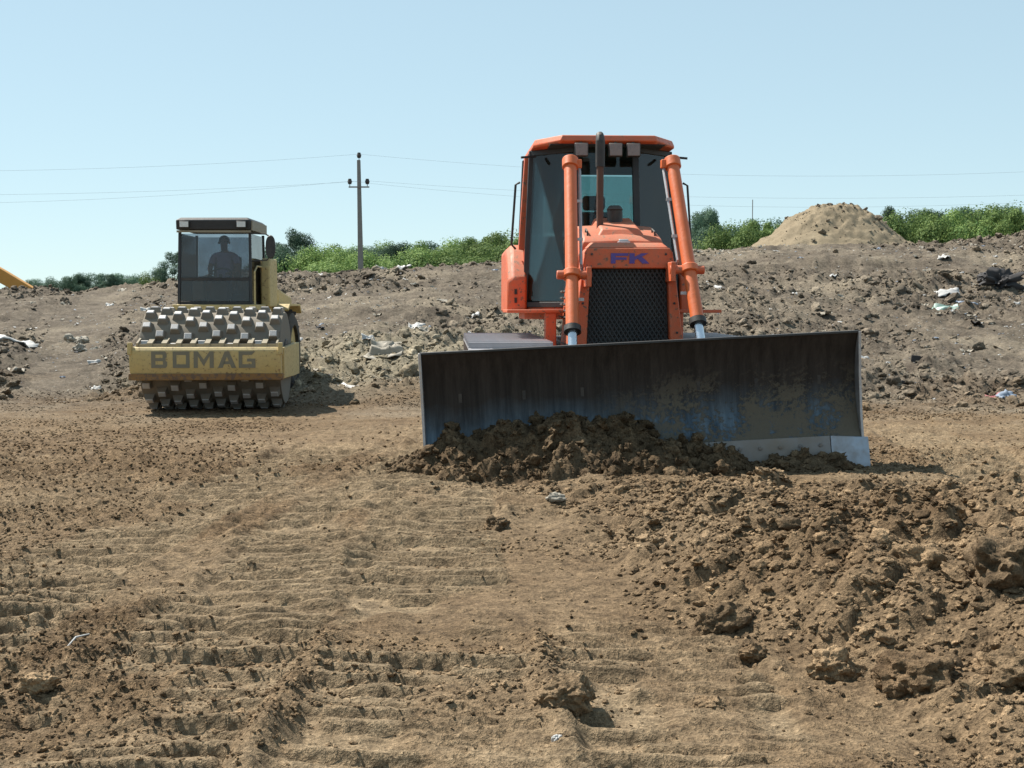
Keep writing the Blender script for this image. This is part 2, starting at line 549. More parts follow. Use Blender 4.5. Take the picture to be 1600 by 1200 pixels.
def detail_height(x, y, want_dry=False):
    near = 1 - sstep(16, 24, y)
    slope = sstep(20, 25, y) * (1 - sstep(66, 80, y))
    wr = windrow(x, y)
    z = np.zeros_like(x)
    # general unevenness
    z += 0.040 * fbm(x * 0.9, y * 0.9, 41, 4) * near
    z += 0.018 * fbm(x * 4.5, y * 6.5, 47, 3, 0.5) * near
    # press marks
    bw = np.zeros_like(x)
    for i, (xa, xb, hw, y0, y1, tilt) in enumerate(BANDS):
        xc = xa + (xb - xa) * (y - 4) / 9.0 + 0.10 * vnoise(y * 0.35, y * 0 + i, 60 + i)
        dx = x - xc
        inside = (1 - sstep(hw - 0.06, hw + 0.03, np.abs(dx))) * sstep(y0, y0 + 0.8, y) * (1 - sstep(y1 - 1.5, y1, y))
        patch = sstep(-0.44, -0.20, fbm(x * 1.1, y * 0.8, 70 + i, 3))
        ph = (y + tilt * dx + 0.040 * fbm(x * 1.9, y * 0.9, 80 + i, 3)) / 0.155
        c_ = np.floor(ph); s = ph - c_
        # every bar is broken off somewhere along its length
        brk = sstep(-0.24, -0.08, vnoise(x * 3.1 + c_ * 7.7, c_ * 3.1, 84 + i)) * (0.60 + 0.6 * _hash(c_.astype(np.int64), c_.astype(np.int64) * 0 + i, 88))
        bar = sstep(0.0, 0.12, s) * (1 - sstep(0.30, 0.98, s)) * brk
        m = inside * patch * (1 - wr)
        z = z * (1 - 0.3 * m) + m * (0.058 * bar - 0.031) + m * 0.012 * fbm(x * 7, y * 9, 95, 2)
        rim = np.exp(-((np.abs(dx) - hw - 0.07) / 0.06) ** 2) * sstep(y0, y0 + 1, y) * (1 - sstep(y1 - 1, y1, y)) * (1 - wr)
        z += rim * 0.04 * np.clip(0.35 + 1.6 * fbm(x * 3.0, y * 3.0, 90 + i, 3), 0, 1)
        bw = np.maximum(bw, m)
    # the crust between breaks into thin plates whose edges run across the direction of travel
    fl = (1 - wr) * near
    plate = np.clip(0.55 + 1.8 * fbm(x * 0.5, y * 0.5, 205, 2), 0, 1) * (1 - 0.7 * bw)
    for sd_, fx0, fy0, lv, hh_ in ((200, 0.8, 4.4, 5.0, 0.036), (210, 1.6, 8.5, 4.2, 0.030)):
        nq = lv * fbm(x * fx0 + 0.15 * y, y * fy0 - 0.2 * x, sd_, 3, 0.5)
        fr_ = nq - np.floor(nq)
        z += fl * plate * hh_ * (sstep(0.0, 0.12, fr_) - fr_)
    # loose crumbs: two sizes of domes
    loose = np.clip(0.15 + 1.8 * fbm(x * 0.55, y * 0.55, 101, 3), 0, 1) * near * (1 - 0.85 * bw)
    idx = np.nonzero((near > 0.01))[0]
    if len(idx):
        xs, ys = x[idx], y[idx]
        z[idx] += loose[idx] * 0.024 * lumps(xs, ys, 0.085, 110, 0.55)
        z[idx] += loose[idx] * 0.040 * lumps(xs, ys, 0.17, 120, 0.25)
        # prints of the roller's feet on the rolled left half
        lp = near[idx] * (1 - sstep(-1.6, -0.2, xs)) * (1 - bw[idx])
        z[idx] -= lp * 0.022 * lumps(xs, ys * 1.5, 0.20, 130, 0.55, 0.3, 0.6)
    idx = np.nonzero(wr > 0.01)[0]
    if len(idx):
        xs, ys = x[idx], y[idx]
        g = 1 - 0.75 * sstep(-0.05, 0.25, fbm(xs * 0.8, ys * 0.9, 150, 2)) * sstep(8.0, 9.5, ys)
        wx = xs + 0.10 * fbm(xs * 2, ys * 2, 5, 2); wy = ys + 0.10 * fbm(xs * 2, ys * 2, 9, 2)
        z[idx] += wr[idx] * g * (0.21 * lumps(wx, wy, 0.62, 140, 0.45) + 0.12 * lumps(wx, wy, 0.32, 145, 0.55) + 0.04 * lumps(xs, ys, 0.13, 148, 0.6) + 0.09 * fbm(xs * 1.7, ys * 1.7, 155, 4, 0.5) - 0.045)
    idx = np.nonzero(slope > 0.01)[0]
    if len(idx):
        xs, ys = x[idx], y[idx]
        rough = 0.65 + np.clip(0.5 + 1.4 * fbm(xs * 0.16, ys * 0.16, 160, 3), 0, 1)
        z[idx] += slope[idx] * rough * (0.20 * fbm(xs * 0.9, ys * 0.9, 165, 6, 0.66) + 0.07 * lumps(xs, ys, 0.70, 170, 0.25) + 0.07 * lumps(xs, ys, 0.33, 175, 0.55) + 0.04 * lumps(xs, ys, 0.17, 178, 0.6))
        # terraces left by the machines
        st = ys + 0.06 * xs + 3.0 * vnoise(xs * 0.13, ys * 0.10, 180)
        f = st / 8.5; f = f - np.floor(f)
        z[idx] += slope[idx] * 0.32 * (sstep(0.0, 0.10, f) * (1 - f)) * (0.5 + vnoise(xs * 0.3, ys * 0.3, 181))
    # the beaten wheel path climbing the slope on the left
    pathx = np.interp(y, [18, 24, 32, 42, 52], [-7.2, -8.3, -10.6, -13.2, -15.0])
    pw = np.exp(-((x - pathx) / 0.9) ** 2) * sstep(20, 24, y) * (1 - sstep(44, 50, y))
    z = z * (1 - 0.8 * pw) - 0.06 * pw
    if want_dry:
        dry = np.clip(np.maximum(bw * 0.9, fl * plate * (1 - loose) * np.clip(0.45 + 1.6 * fbm(x * 0.7, y * 1.4, 230, 3), 0, 1)), 0, 1)
        return z, dry
    return z


def height(x, y):
    x = np.asarray(x, dtype=np.float64); y = np.asarray(y, dtype=np.float64)
    return smooth_height(x, y) + detail_height(x, y)


def gz(x, y):
    return float(height(np.array([x]), np.array([y]))[0])


def grid_mesh(name, X, Y, Z, wrap=False, cap=None):
    nr, nc = X.shape
    verts = np.stack([X.ravel(), Y.ravel(), Z.ravel()], 1).astype(np.float32)
    i = np.arange(nr - 1)[:, None]
    j = np.arange(nc if wrap else nc - 1)[None, :]
    jn = (j + 1) % nc
    quads = np.stack([(i * nc + j).ravel(), (i * nc + jn).ravel(), ((i + 1) * nc + jn).ravel(), ((i + 1) * nc + j).ravel()], 1)
    me = bpy.data.meshes.new(name)
    me.vertices.add(len(verts)); me.vertices.foreach_set('co', verts.ravel())
    me.loops.add(quads.size); me.loops.foreach_set('vertex_index', quads.ravel().astype(np.int32))
    me.polygons.add(len(quads))
    me.polygons.foreach_set('loop_start', np.arange(0, quads.size, 4, dtype=np.int32))
    me.polygons.foreach_set('use_smooth', np.ones(len(quads), dtype=bool))
    me.update(calc_edges=True)
    return me


# ------------------------------------------------------------------ ground: one sheet to the horizon
APEX_Y = -2.6
r_near = np.concatenate([np.geomspace(0.25, 4.2, 40)[:-1], np.geomspace(4.2, 6.4, 50)[:-1], np.geomspace(6.4, 17, 560)[:-1], np.geomspace(17, 66, 300)[:-1], np.geomspace(66, 6000, 60)])
a_in = np.linspace(-R(28), R(28), 720)
a_out = np.linspace(R(28), 2 * math.pi - R(28), 90)[1:-1]
ang = np.concatenate([a_in, a_out])
RR, AA = np.meshgrid(r_near, ang, indexing='ij')
GX = RR * np.sin(AA)
GY = APEX_Y + RR * np.cos(AA)
GZ = np.zeros_like(GX)
fx, fy = GX.ravel(), GY.ravel()
gd, DRY = detail_height(fx, fy, True)
GZ = (smooth_height(fx, fy) + gd).reshape(GX.shape)
far = sstep(150, 700, RR)
GZ = GZ * (1 - far) + 0.2 * far
# orientation: rows go outward, columns clockwise from above -> flip for upward normals
ground_me = grid_mesh('ground', GX[:, ::-1], GY[:, ::-1], GZ[:, ::-1], wrap=True)
at_ = ground_me.attributes.new('dry', 'FLOAT', 'POINT')
at_.data.foreach_set('value', DRY.reshape(GX.shape)[:, ::-1].ravel().astype(np.float32))
ground = link_mesh('ground', ground_me, M_SOIL)
tag(ground, kind='structure')


# ------------------------------------------------------------------ clods: shapes shared by scattered soil and single lumps
def clod_mesh(name, seed, sub=2, squash=0.75, mat=None, rough=0.34):
    bm = bmesh.new()
    bmesh.ops.create_icosphere(bm, subdivisions=sub, radius=1.0)
    rr = random.Random(seed)
    offs = [Vector((rr.uniform(-1, 1), rr.uniform(-1, 1), rr.uniform(-1, 1))).normalized() for _ in range(9)]
    cuts = [rr.uniform(0.62, 1.0) for _ in offs]
    from mathutils import noise as mn
    for v in bm.verts:
        d = v.co.normalized()
        k = 1.0
        for o, c in zip(offs, cuts):           # planes chop the ball into a broken lump
            q = d.dot(o)
            if q > 0: k = min(k, c / q)
        k *= 1 + rough * mn.fractal(d * 1.9 + Vector((seed * 3.1, 0, 0)), 0.85, 2.1, 5)
        v.co = d * k
        v.co.z *= squash
    me = bpy.data.meshes.new(name)
    bm.to_mesh(me); bm.free()
    for p in me.polygons: p.use_smooth = True
    me.set_sharp_from_angle(angle=R(60))
    if mat: me.materials.append(mat)
    return me


def scatter(name, meshes, pts, rots, scl, idx, label, cat):
    """one object: lumps set on points by geometry nodes"""
    src = bpy.data.collections.new(name + '_shapes')
    for i, m in enumerate(meshes):
        src.objects.link(bpy.data.objects.new('%s_shape_%02d' % (name, i), m))
    me = bpy.data.meshes.new(name)
    me.vertices.add(len(pts)); me.vertices.foreach_set('co', np.asarray(pts, dtype=np.float32).ravel())
    a = me.attributes.new('rot', 'FLOAT_VECTOR', 'POINT'); a.data.foreach_set('vector', np.asarray(rots, dtype=np.float32).ravel())
    a = me.attributes.new('scl', 'FLOAT_VECTOR', 'POINT'); a.data.foreach_set('vector', np.asarray(scl, dtype=np.float32).ravel())
    a = me.attributes.new('pick', 'INT', 'POINT'); a.data.foreach_set('value', np.asarray(idx, dtype=np.int32))
    o = bpy.data.objects.new(name, me); col.objects.link(o)
    ng = bpy.data.node_groups.new(name, 'GeometryNodeTree')
    ng.interface.new_socket('Geometry', in_out='INPUT', socket_type='NodeSocketGeometry')
    ng.interface.new_socket('Geometry', in_out='OUTPUT', socket_type='NodeSocketGeometry')
    gi = ng.nodes.new('NodeGroupInput'); go = ng.nodes.new('NodeGroupOutput')
    ci = ng.nodes.new('GeometryNodeCollectionInfo'); ci.inputs[0].default_value = src
    ci.inputs[1].default_value = True; ci.inputs[2].default_value = True
    ip = ng.nodes.new('GeometryNodeInstanceOnPoints')
    def attr(nm, typ):
        n = ng.nodes.new('GeometryNodeInputNamedAttribute'); n.data_type = typ; n.inputs[0].default_value = nm
        return n.outputs[0]
    ng.links.new(gi.outputs[0], ip.inputs['Points'])
    ng.links.new(ci.outputs[0], ip.inputs['Instance'])
    ip.inputs['Pick Instance'].default_value = True
    ng.links.new(attr('pick', 'INT'), ip.inputs['Instance Index'])
    e2r = ng.nodes.new('FunctionNodeEulerToRotation')
    ng.links.new(attr('rot', 'FLOAT_VECTOR'), e2r.inputs[0])
    ng.links.new(e2r.outputs[0], ip.inputs['Rotation'])
    ng.links.new(attr('scl', 'FLOAT_VECTOR'), ip.inputs['Scale'])
    ng.links.new(ip.outputs[0], go.inputs[0])
    md = o.modifiers.new('scatter', 'NODES'); md.node_group = ng
    tag(o, label, cat, kind='stuff')
    return o


NV = 8
CLODS = [clod_mesh('clod_shape', 100 + i, 3, 0.6 + 0.05 * (i % 4), M_CLOD, 0.42) for i in range(NV)]
HEAPCLODS = [clod_mesh('fresh_clod_shape', 150 + i, 3, 0.65 + 0.05 * (i % 4), M_HEAPCLOD, 0.55) for i in range(NV)]


def scatter_soil():
    # working area: sizes follow a steep power law, the finest only where they can be seen
    n = 210000
    r = np.exp(RNG.uniform(math.log(6.2), math.log(29), n))
    a = RNG.uniform(-R(27), R(27), n)
    x = r * np.sin(a); y = APEX_Y + r * np.cos(a)
    wr = windrow(x, y)
    patch = np.clip(0.38 + 2.2 * fbm(x * 0.55, y * 0.55, 101, 3), 0.06, 1)
    onband = np.zeros_like(x)
    for i, (xa, xb, hw, y0, y1, tilt) in enumerate(BANDS):
        xc = xa + (xb - xa) * (y - 4) / 9.0
        onband = np.maximum(onband, (np.abs(x - xc) < hw * 0.95) * (y > y0) * (y < y1))
    keep = RNG.uniform(0, 1, n) < np.maximum(patch * (1 - 0.45 * onband) * (1 - 0.45 * (x < -1.0) * (y > 8)), wr * 0.45)
    x, y, r, wr = x[keep], y[keep], r[keep], wr[keep]
    n = len(x)
    s = 0.00125 * r * (RNG.pareto(2.6, n) * 0.6 + 0.45)
    s = np.where(wr > 0.3, s * 1.6, s)
    s = np.minimum(s, 0.015 + 0.055 * wr * RNG.uniform(0.1, 1, n) ** 2)
    return x, y, s


cx, cy, cs = scatter_soil()
cz = height(cx, cy) + cs * 0.12
nn = len(cx)
scatter('loose_soil', CLODS, np.stack([cx, cy, cz], 1),
        np.stack([RNG.uniform(-0.6, 0.6, nn), RNG.uniform(-0.6, 0.6, nn), RNG.uniform(0, 6.28, nn)], 1),
        np.stack([cs * RNG.uniform(0.8, 1.5, nn), cs * RNG.uniform(0.7, 1.2, nn), cs * RNG.uniform(0.6, 1.1, nn)], 1),
        RNG.integers(0, NV, nn), 'loose brown crumbs and clods of soil strewn over the working area', 'soil')

# rubble and crumbs on the old fill that climbs to the ridge
n = 90000
r = np.exp(RNG.uniform(math.log(24), math.log(58), n)); a = RNG.uniform(-R(27), R(27), n)
x = r * np.sin(a); y = APEX_Y + r * np.cos(a)
rg = np.clip(0.45 + 1.6 * fbm(x * 0.16, y * 0.16, 160, 3), 0.05, 1)
pathx = np.interp(y, [18, 24, 32, 42, 52], [-7.2, -8.3, -10.6, -13.2, -15.0])
k = (RNG.uniform(0, 1, n) < rg) & (np.abs(x - pathx) > 0.8)
x, y, r = x[k], y[k], r[k]; n = len(x)
s = np.minimum(0.00085 * r * (RNG.pareto(2.3, n) * 0.6 + 0.5), 0.15)
scatter('slope_rubble', CLODS, np.stack([x, y, height(x, y) + s * 0.15], 1),
        np.stack([RNG.uniform(-0.7, 0.7, n), RNG.uniform(-0.7, 0.7, n), RNG.uniform(0, 6.28, n)], 1),
        np.stack([s * RNG.uniform(0.8, 1.6, n), s * RNG.uniform(0.7, 1.3, n), s * RNG.uniform(0.6, 1.1, n)], 1),
        RNG.integers(0, NV, n), 'grey brown clods and rubble covering the slope up to the ridge', 'rubble')

# ------------------------------------------------------------------ heap of soil in front of the blade
BLADE_Y = 12.36
hx = np.linspace(-1.35, 3.6, 260)
hy = np.linspace(10.7, 12.62, 110)
HX, HY = np.meshgrid(hx, hy)
crest = np.interp(hx, [-1.35, -0.95, -0.45, 0.2, 0.55, 0.95, 1.3, 1.6, 2.0, 2.3, 2.7, 3.1, 3.6], [-0.05, 0.18, 0.39, 0.45, 0.52, 0.47, 0.36, 0.29, 0.20, 0.10, 0.16, 0.13, -0.05])
reach = np.interp(hx, [-1.35, -0.6, 0.4, 1.4, 2.0, 2.6, 3.6], [0.35, 0.85, 0.95, 0.70, 0.5, 0.4, 0.3])
f = np.clip((BLADE_Y - 0.12 - HY) / reach[None, :], 0, 1.6)
fx_, fy_ = HX.ravel(), HY.ravel()
prof = np.where(f < 1, (1 - f) ** 1.15, -(f - 1) * 0.6)
base = smooth_height(fx_, fy_).reshape(HX.shape)
lum = (0.15 * lumps(fx_ + 0.14 * fbm(fx_ * 5, fy_ * 5, 301, 3), fy_ + 0.14 * fbm(fx_ * 5, fy_ * 5, 305, 3), 0.34, 300, 0.6) + 0.06 * lumps(fx_, fy_, 0.15, 310, 0.8) + 0.13 * fbm(fx_ * 3.5, fy_ * 3.5, 320, 5, 0.66)).reshape(HX.shape)
amp = np.clip(crest[None, :] * 3, 0.15, 1) * (f < 1.25)
HZ = base + crest[None, :] * prof + lum * amp - 0.05
HZ[0, :] = base[0, :] - 0.3; HZ[:, 0] = base[:, 0] - 0.3; HZ[:, -1] = base[:, -1] - 0.3; HZ[-1, :] -= 0.25
heap = link_mesh('soil_heap', grid_mesh('soil_heap', HX, HY, HZ), M_HEAP)
tag(heap, 'dark heap of freshly dug soil pushed up against the bulldozer blade', 'soil heap')
n = 6000
ii = RNG.integers(2, 107, n); jj = RNG.integers(2, 257, n)
w = (HZ - base)[ii, jj] > 0.015
ii, jj = ii[w], jj[w]; n = len(ii)
s = np.minimum(0.014 * (RNG.pareto(2.0, n) * 0.7 + 0.6), 0.065)
scatter('heap_crumbs', HEAPCLODS, np.stack([HX[ii, jj], HY[ii, jj], HZ[ii, jj] + s * 0.2], 1),
        np.stack([RNG.uniform(-1, 1, n), RNG.uniform(-1, 1, n), RNG.uniform(0, 6.28, n)], 1),
        np.stack([s * RNG.uniform(0.8, 1.5, n), s * RNG.uniform(0.7, 1.2, n), s * RNG.uniform(0.7, 1.2, n)], 1),
        RNG.integers(0, NV, n), 'dark crumbs and clods lying loose on the heap before the blade', 'soil')

# ------------------------------------------------------------------ the largest single lumps
# photograph pixel of the lump's foot, radius in metres, label
BIG = [
    (1572, 925, 0.27, 'biggest brown soil lump at the right edge of the picture'),
    (1425, 1085, 0.17, 'large dark faced clod standing low on the right of the spoil ridge'),
    (1305, 1062, 0.13, 'jagged clod in the lower right, left of the large dark faced clod'),
    (1130, 985, 0.15, 'brown overhanging lump at the left foot of the spoil ridge'),
    (1178, 1035, 0.07, 'small dark clod just below the overhanging lump of the spoil ridge'),
    (1440, 905, 0.17, 'dark lump on the spoil ridge left of the biggest lump'),
    (888, 1105, 0.11, 'dark jagged clod near the bottom centre between the flat wheel prints'),
    (775, 832, 0.13, 'dark crumbly clod lying below the left part of the heap'),
    (1110, 1108, 0.07, 'crumbled clod at the right end of the flat pressed slab'),
    (1030, 858, 0.07, 'single round clod on the left flank of the spoil ridge'),
    (60, 1085, 0.08, 'flat dark clod at the lower left edge of the picture'),
    (222, 1000, 0.06, 'lone pointed clod on the flat ground in the lower left'),
    (1560, 1050, 0.12, 'clod low on the right edge below the biggest lump'),
    (1590, 1075, 0.13, 'lowest clod touching the right edge of the picture'),
]
for i, (ix, iy, rad, lab) in enumerate(BIG):
    d = FPX * CAM_H / (iy - HORIZON)
    for _ in range(6):                                   # walk to where the line of sight meets the ground
        p = px(ix, iy, d); d *= 1 + 0.55 * (p.z - gz(p.x, p.y)) / CAM_H
    me = clod_mesh('soil_clod', 400 + i, 5, 0.80, M_CLOD, 0.34)
    o = link_mesh('soil_clod', me, M_CLOD)
    p = px(ix, iy, d + rad * 0.6)
    o.location = (p.x, p.y, gz(p.x, p.y) + rad * 0.15)
    o.scale = (rad * 1.0, rad * 0.8, rad * 0.85)
    o.rotation_euler = (random.uniform(-.3, .3), random.uniform(-.3, .3), random.uniform(0, 6.28))
    tag(o, lab, 'clod', 'large clods in the loose soil')

# ------------------------------------------------------------------ bulldozer
DZ = empty('bulldozer', (1.10, 15.0, 0.04), R(2.9))
tag(DZ, 'orange crawler bulldozer with a wide dark front blade facing the camera', 'bulldozer')


def build_track(side):
    xc = side * 1.19
    W = 0.86
    # closed path of the shoes in (y, z)
    yf, yr, rf, rr = -1.40, 1.75, 0.54, 0.54
    zc = 0.60
    pts = []
    for i in range(25):
        t = R(90) + R(180) * i / 24
        pts.append((yf + rf * math.cos(t), zc + rf * math.sin(t)))
    for i in range(25):
        t = R(270) + R(180) * i / 24
        pts.append((yr + rr * math.cos(t), zc + 0.02 + rr * math.sin(t)))
    pts.append(pts[0])
    seglen = [math.dist(pts[i], pts[i + 1]) for i in range(len(pts) - 1)]
    total = sum(seglen)
    frame = MB()
    frame.box((xc, 0.15, 0.55), (0.34, 2.5, 0.40))
    frame.box((xc, 0.15, 0.80), (0.22, 2.1, 0.16))
    root = frame.build('track_assembly', M_BLACK, DZ, bevel=0.03)
    m = MB().cyl((xc - 0.2, yf, zc), (xc + 0.2, yf, zc), 0.42, n=28).cyl((xc - 0.06, yf, zc), (xc + 0.06, yf, zc), 0.465, n=28)
    m.build('idler_wheel', M_STEEL, root, bevel=0.015)
    m = MB()
    for k in range(23):
        t = 2 * math.pi * k / 23
        m.box((xc, yr + 0.43 * math.cos(t), zc + 0.02 + 0.43 * math.sin(t)), (0.09, 0.07, 0.10), (t, 0, 0))
    m.cyl((xc - 0.05, yr, zc + 0.02), (xc + 0.05, yr, zc + 0.02), 0.42, n=28).cyl((xc - 0.24, yr, zc + 0.02), (xc + 0.24, yr, zc + 0.02), 0.24, n=24)
    m.build('drive_sprocket', M_STEEL, root)
    for k in range(7):
        y = -0.95 + k * 0.38
        MB().cyl((xc - 0.16, y, 0.23), (xc + 0.16, y, 0.23), 0.11, n=18).build('track_roller', M_BLACK, root, bevel=0.01)
    n = round(total / 0.205)
    pitch = total / n
    sm = MB().box((0, 0, 0.0), (W, pitch * 0.93, 0.024)).box((0, -pitch * 0.40, 0.040), (W, 0.026, 0.06)).box((-0.13, 0, -0.045), (0.06, pitch * 0.98, 0.07)).box((0.13, 0, -0.045), (0.06, pitch * 0.98, 0.07))
    for bx_ in (-0.2, -0.06, 0.06, 0.2): sm.cyl((bx_, 0.03, 0.01), (bx_, 0.03, 0.03), 0.016, n=6)
    sme = sm.mesh('track_shoe')
    sme.materials.append(M_SHOE)
    acc = 0.0; si = 0
    for k in range(n):
        t = k * pitch
        while acc + seglen[si] < t: acc += seglen[si]; si += 1
        q = (t - acc) / seglen[si]
        a, b = pts[si], pts[si + 1]
        y = a[0] + (b[0] - a[0]) * q; z = a[1] + (b[1] - a[1]) * q
        dy, dz = (b[0] - a[0]) / seglen[si], (b[1] - a[1]) / seglen[si]
        o = link_mesh('track_shoe', sme, M_SHOE, root)
        nrm = (dz, -dy)                      # outward of the loop, which runs forward over the top
        o.matrix_local = Matrix(((1, 0, 0, xc), (0, -dy, -nrm[0] * -1, y), (0, -dz, -nrm[1] * -1, z), (0, 0, 0, 1)))
    return root


build_track(-1)
build_track(1)

# hull between the tracks
MB().box((0, 0.5, 0.82), (1.10, 3.2, 0.75)).build('main_frame', M_BLACK, DZ, bevel=0.03)

# blade -------------------------------------------------------------
bl_prof_front = [(-0.085, 0.20), (-0.02, 0.30), (0.04, 0.45), (0.075, 0.62), (0.08, 0.78), (0.055, 0.94), (0.0, 1.08), (-0.075, 1.20)]
HWB = 2.04
mb = MB()
fr = [(y, z) for y, z in bl_prof_front]
bk = [(y + 0.035, z) for y, z in reversed(bl_prof_front)]
prof = fr + bk
secs = [[(x, y, z) for y, z in prof] for x in np.linspace(-HWB, HWB, 9)]
mb.loft(secs)
M_BLADE = None


def blade_material():
    m, nt, out = new_mat('blade_steel')
    L = nt.links
    tc = nd(nt, 'ShaderNodeTexCoord')
    vec = tc.outputs['Object']
    sep = nd(nt, 'ShaderNodeSeparateXYZ'); L.new(vec, sep.inputs[0])
    mp = nd(nt, 'ShaderNodeMapping'); mp.inputs['Scale'].default_value = (2.2, 1.0, 0.10); L.new(vec, mp.inputs[0])
    n1 = noise_tex(nt, vec, 1.6, 6, 0.65)
    n2 = noise_tex(nt, mp.outputs[0], 7.0, 6, 0.7)
    n3 = noise_tex(nt, vec, 26.0, 4, 0.7)
    # bare polished steel low down where the soil scours it, old rust brown above
    hgt = mth(nt, 'ADD', sep.outputs[2], mth(nt, 'MULTIPLY', mth(nt, 'SUBTRACT', n1, 0.5), 0.55))
    mr = nd(nt, 'ShaderNodeMapRange'); mr.inputs[1].default_value = 0.42; mr.inputs[2].default_value = 0.74
    L.new(hgt, mr.inputs[0])
    up = mr.outputs[0]
    steel = mixc(nt, ramp(nt, n2, [(0.35, 0.0), (0.7, 1.0)]), (0.042, 0.058, 0.074), (0.125, 0.155, 0.178))
    rust = mixc(nt, ramp(nt, n2, [(0.35, 0.0), (0.7, 1.0)]), (0.018, 0.014, 0.012), (0.045, 0.037, 0.032))
    base = mixc(nt, up, steel, rust)
    mud = ramp(nt, mth(nt, 'ADD', mth(nt, 'MULTIPLY', n1, 0.62), mth(nt, 'MULTIPLY', n3, 0.38)), [(0.475, 0.0), (0.53, 0.95)])
    rt = nd(nt, 'ShaderNodeMapRange'); rt.inputs[1].default_value = -0.5; rt.inputs[2].default_value = 0.3
    L.new(sep.outputs[0], rt.inputs[0])
    lo = nd(nt, 'ShaderNodeMapRange'); lo.inputs[1].default_value = 0.98; lo.inputs[2].default_value = 0.60
    L.new(sep.outputs[2], lo.inputs[0])
    mud = mth(nt, 'MULTIPLY', mth(nt, 'MULTIPLY', mud, rt.outputs[0]), lo.outputs[0])
    base = mixc(nt, mud, base, (0.115, 0.096, 0.068))
    p = nd(nt, 'ShaderNodeBsdfPrincipled')
    L.new(base, p.inputs['Base Color'])
    clean = mth(nt, 'MULTIPLY', mth(nt, 'SUBTRACT', 1.0, up), mth(nt, 'SUBTRACT', 1.0, mud))
    L.new(mth(nt, 'MULTIPLY', clean, 0.9), p.inputs['Metallic'])
    L.new(mth(nt, 'SUBTRACT', 0.75, mth(nt, 'MULTIPLY', clean, 0.38)), p.inputs['Roughness'])
    p.inputs['Specular IOR Level'].default_value = 0.3
    bp = nd(nt, 'ShaderNodeBump'); bp.inputs['Strength'].default_value = 0.5; bp.inputs['Distance'].default_value = 0.02
    L.new(mth(nt, 'MULTIPLY', mud, n3), bp.inputs['Height']); L.new(bp.outputs[0], p.inputs['Normal'])
    L.new(p.outputs[0], out.inputs['Surface'])
    return m


M_BLADE = blade_material()
M_EDGE = paint('cutting_edge_steel', (0.24, 0.235, 0.235), 0.45, 0.6, dust=0.85, scale=1.3, top=0.2)
M_ENDBIT = paint('end_bit_steel', (0.34, 0.38, 0.44), 0.34, 0.9, dust=0.8, scale=2.2, top=0.2)
blade = mb.build('blade', M_BLADE, DZ)
blade['label'] = 'wide curved dark steel blade, polished blue low down, mud caked on its right half'
blade.location = (0.02, -2.62, 0.02)
blade.rotation_euler = (0, R(-2.9), R(-1.0))
# cutting edge in three bolted lengths, end bits standing proud below
for k, (a, b) in enumerate(((-1.74, -0.60), (-0.595, 0.595), (0.60, 1.74))):
    e = MB().prism_x([(-0.125, 0.0), (-0.095, 0.0), (-0.058, 0.245), (-0.085, 0.25)], a, b)
    for q in range(6):
        xx = a + (b - a) * (q + 0.5) / 6
        e.cyl((xx, -0.092, 0.17), (xx, -0.118, 0.168), 0.018, n=8)
    e.build('cutting_edge', M_EDGE, blade, bevel=0.003)
for s in (-1, 1):
    e = MB().loft([[(s * x, y - 0.0, z) for x, y, z in ((1.745, -0.135, -0.03), (2.10, -0.15, -0.06), (2.10, -0.09, 0.22), (1.745, -0.09, 0.25))],
                   [(s * x, y + 0.03, z) for x, y, z in ((1.745, -0.135, -0.03), (2.10, -0.15, -0.06), (2.10, -0.09, 0.22), (1.745, -0.09, 0.25))]])
    e.build('end_bit', M_ENDBIT, blade, bevel=0.004)
    sp = MB().prism_x([(-0.08, 0.22), (-0.055, 0.42), (-0.055, 0.80), (-0.10, 1.215), (0.13, 1.215), (0.24, 0.8), (0.24, 0.22)], s * 2.042, s * 2.066)
    sp.build('side_plate', M_STEEL, blade, bevel=0.003)
MB().box((0, -0.045, 1.212), (2 * HWB + 0.03, 0.10, 0.022)).build('top_rail', M_TRIM, blade, bevel=0.004)
# back of the blade
bb = MB().box((0, 0.20, 0.42), (3.7, 0.16, 0.22)).box((0, 0.16, 1.05), (3.9, 0.12, 0.14))
bb.build('back_beam', M_BLACK, blade, bevel=0.01)
for x in (-1.7, -1.1, -0.55, 0.55, 1.1, 1.7):
    MB().prism_x([(0.10, 0.25), (0.26, 0.35), (0.26, 0.6), (0.14, 1.14), (0.06, 1.14)], x - 0.015, x + 0.015).build('back_rib', M_BLACK, blade)
for s in (-1, 1):
    pa = MB().bar((s * 0.66, -2.36, 0.47), (s * 0.66, 0.4, 0.50), 0.14, 0.24)
    pa.build('push_arm', M_ORANGE, DZ, bevel=0.012)

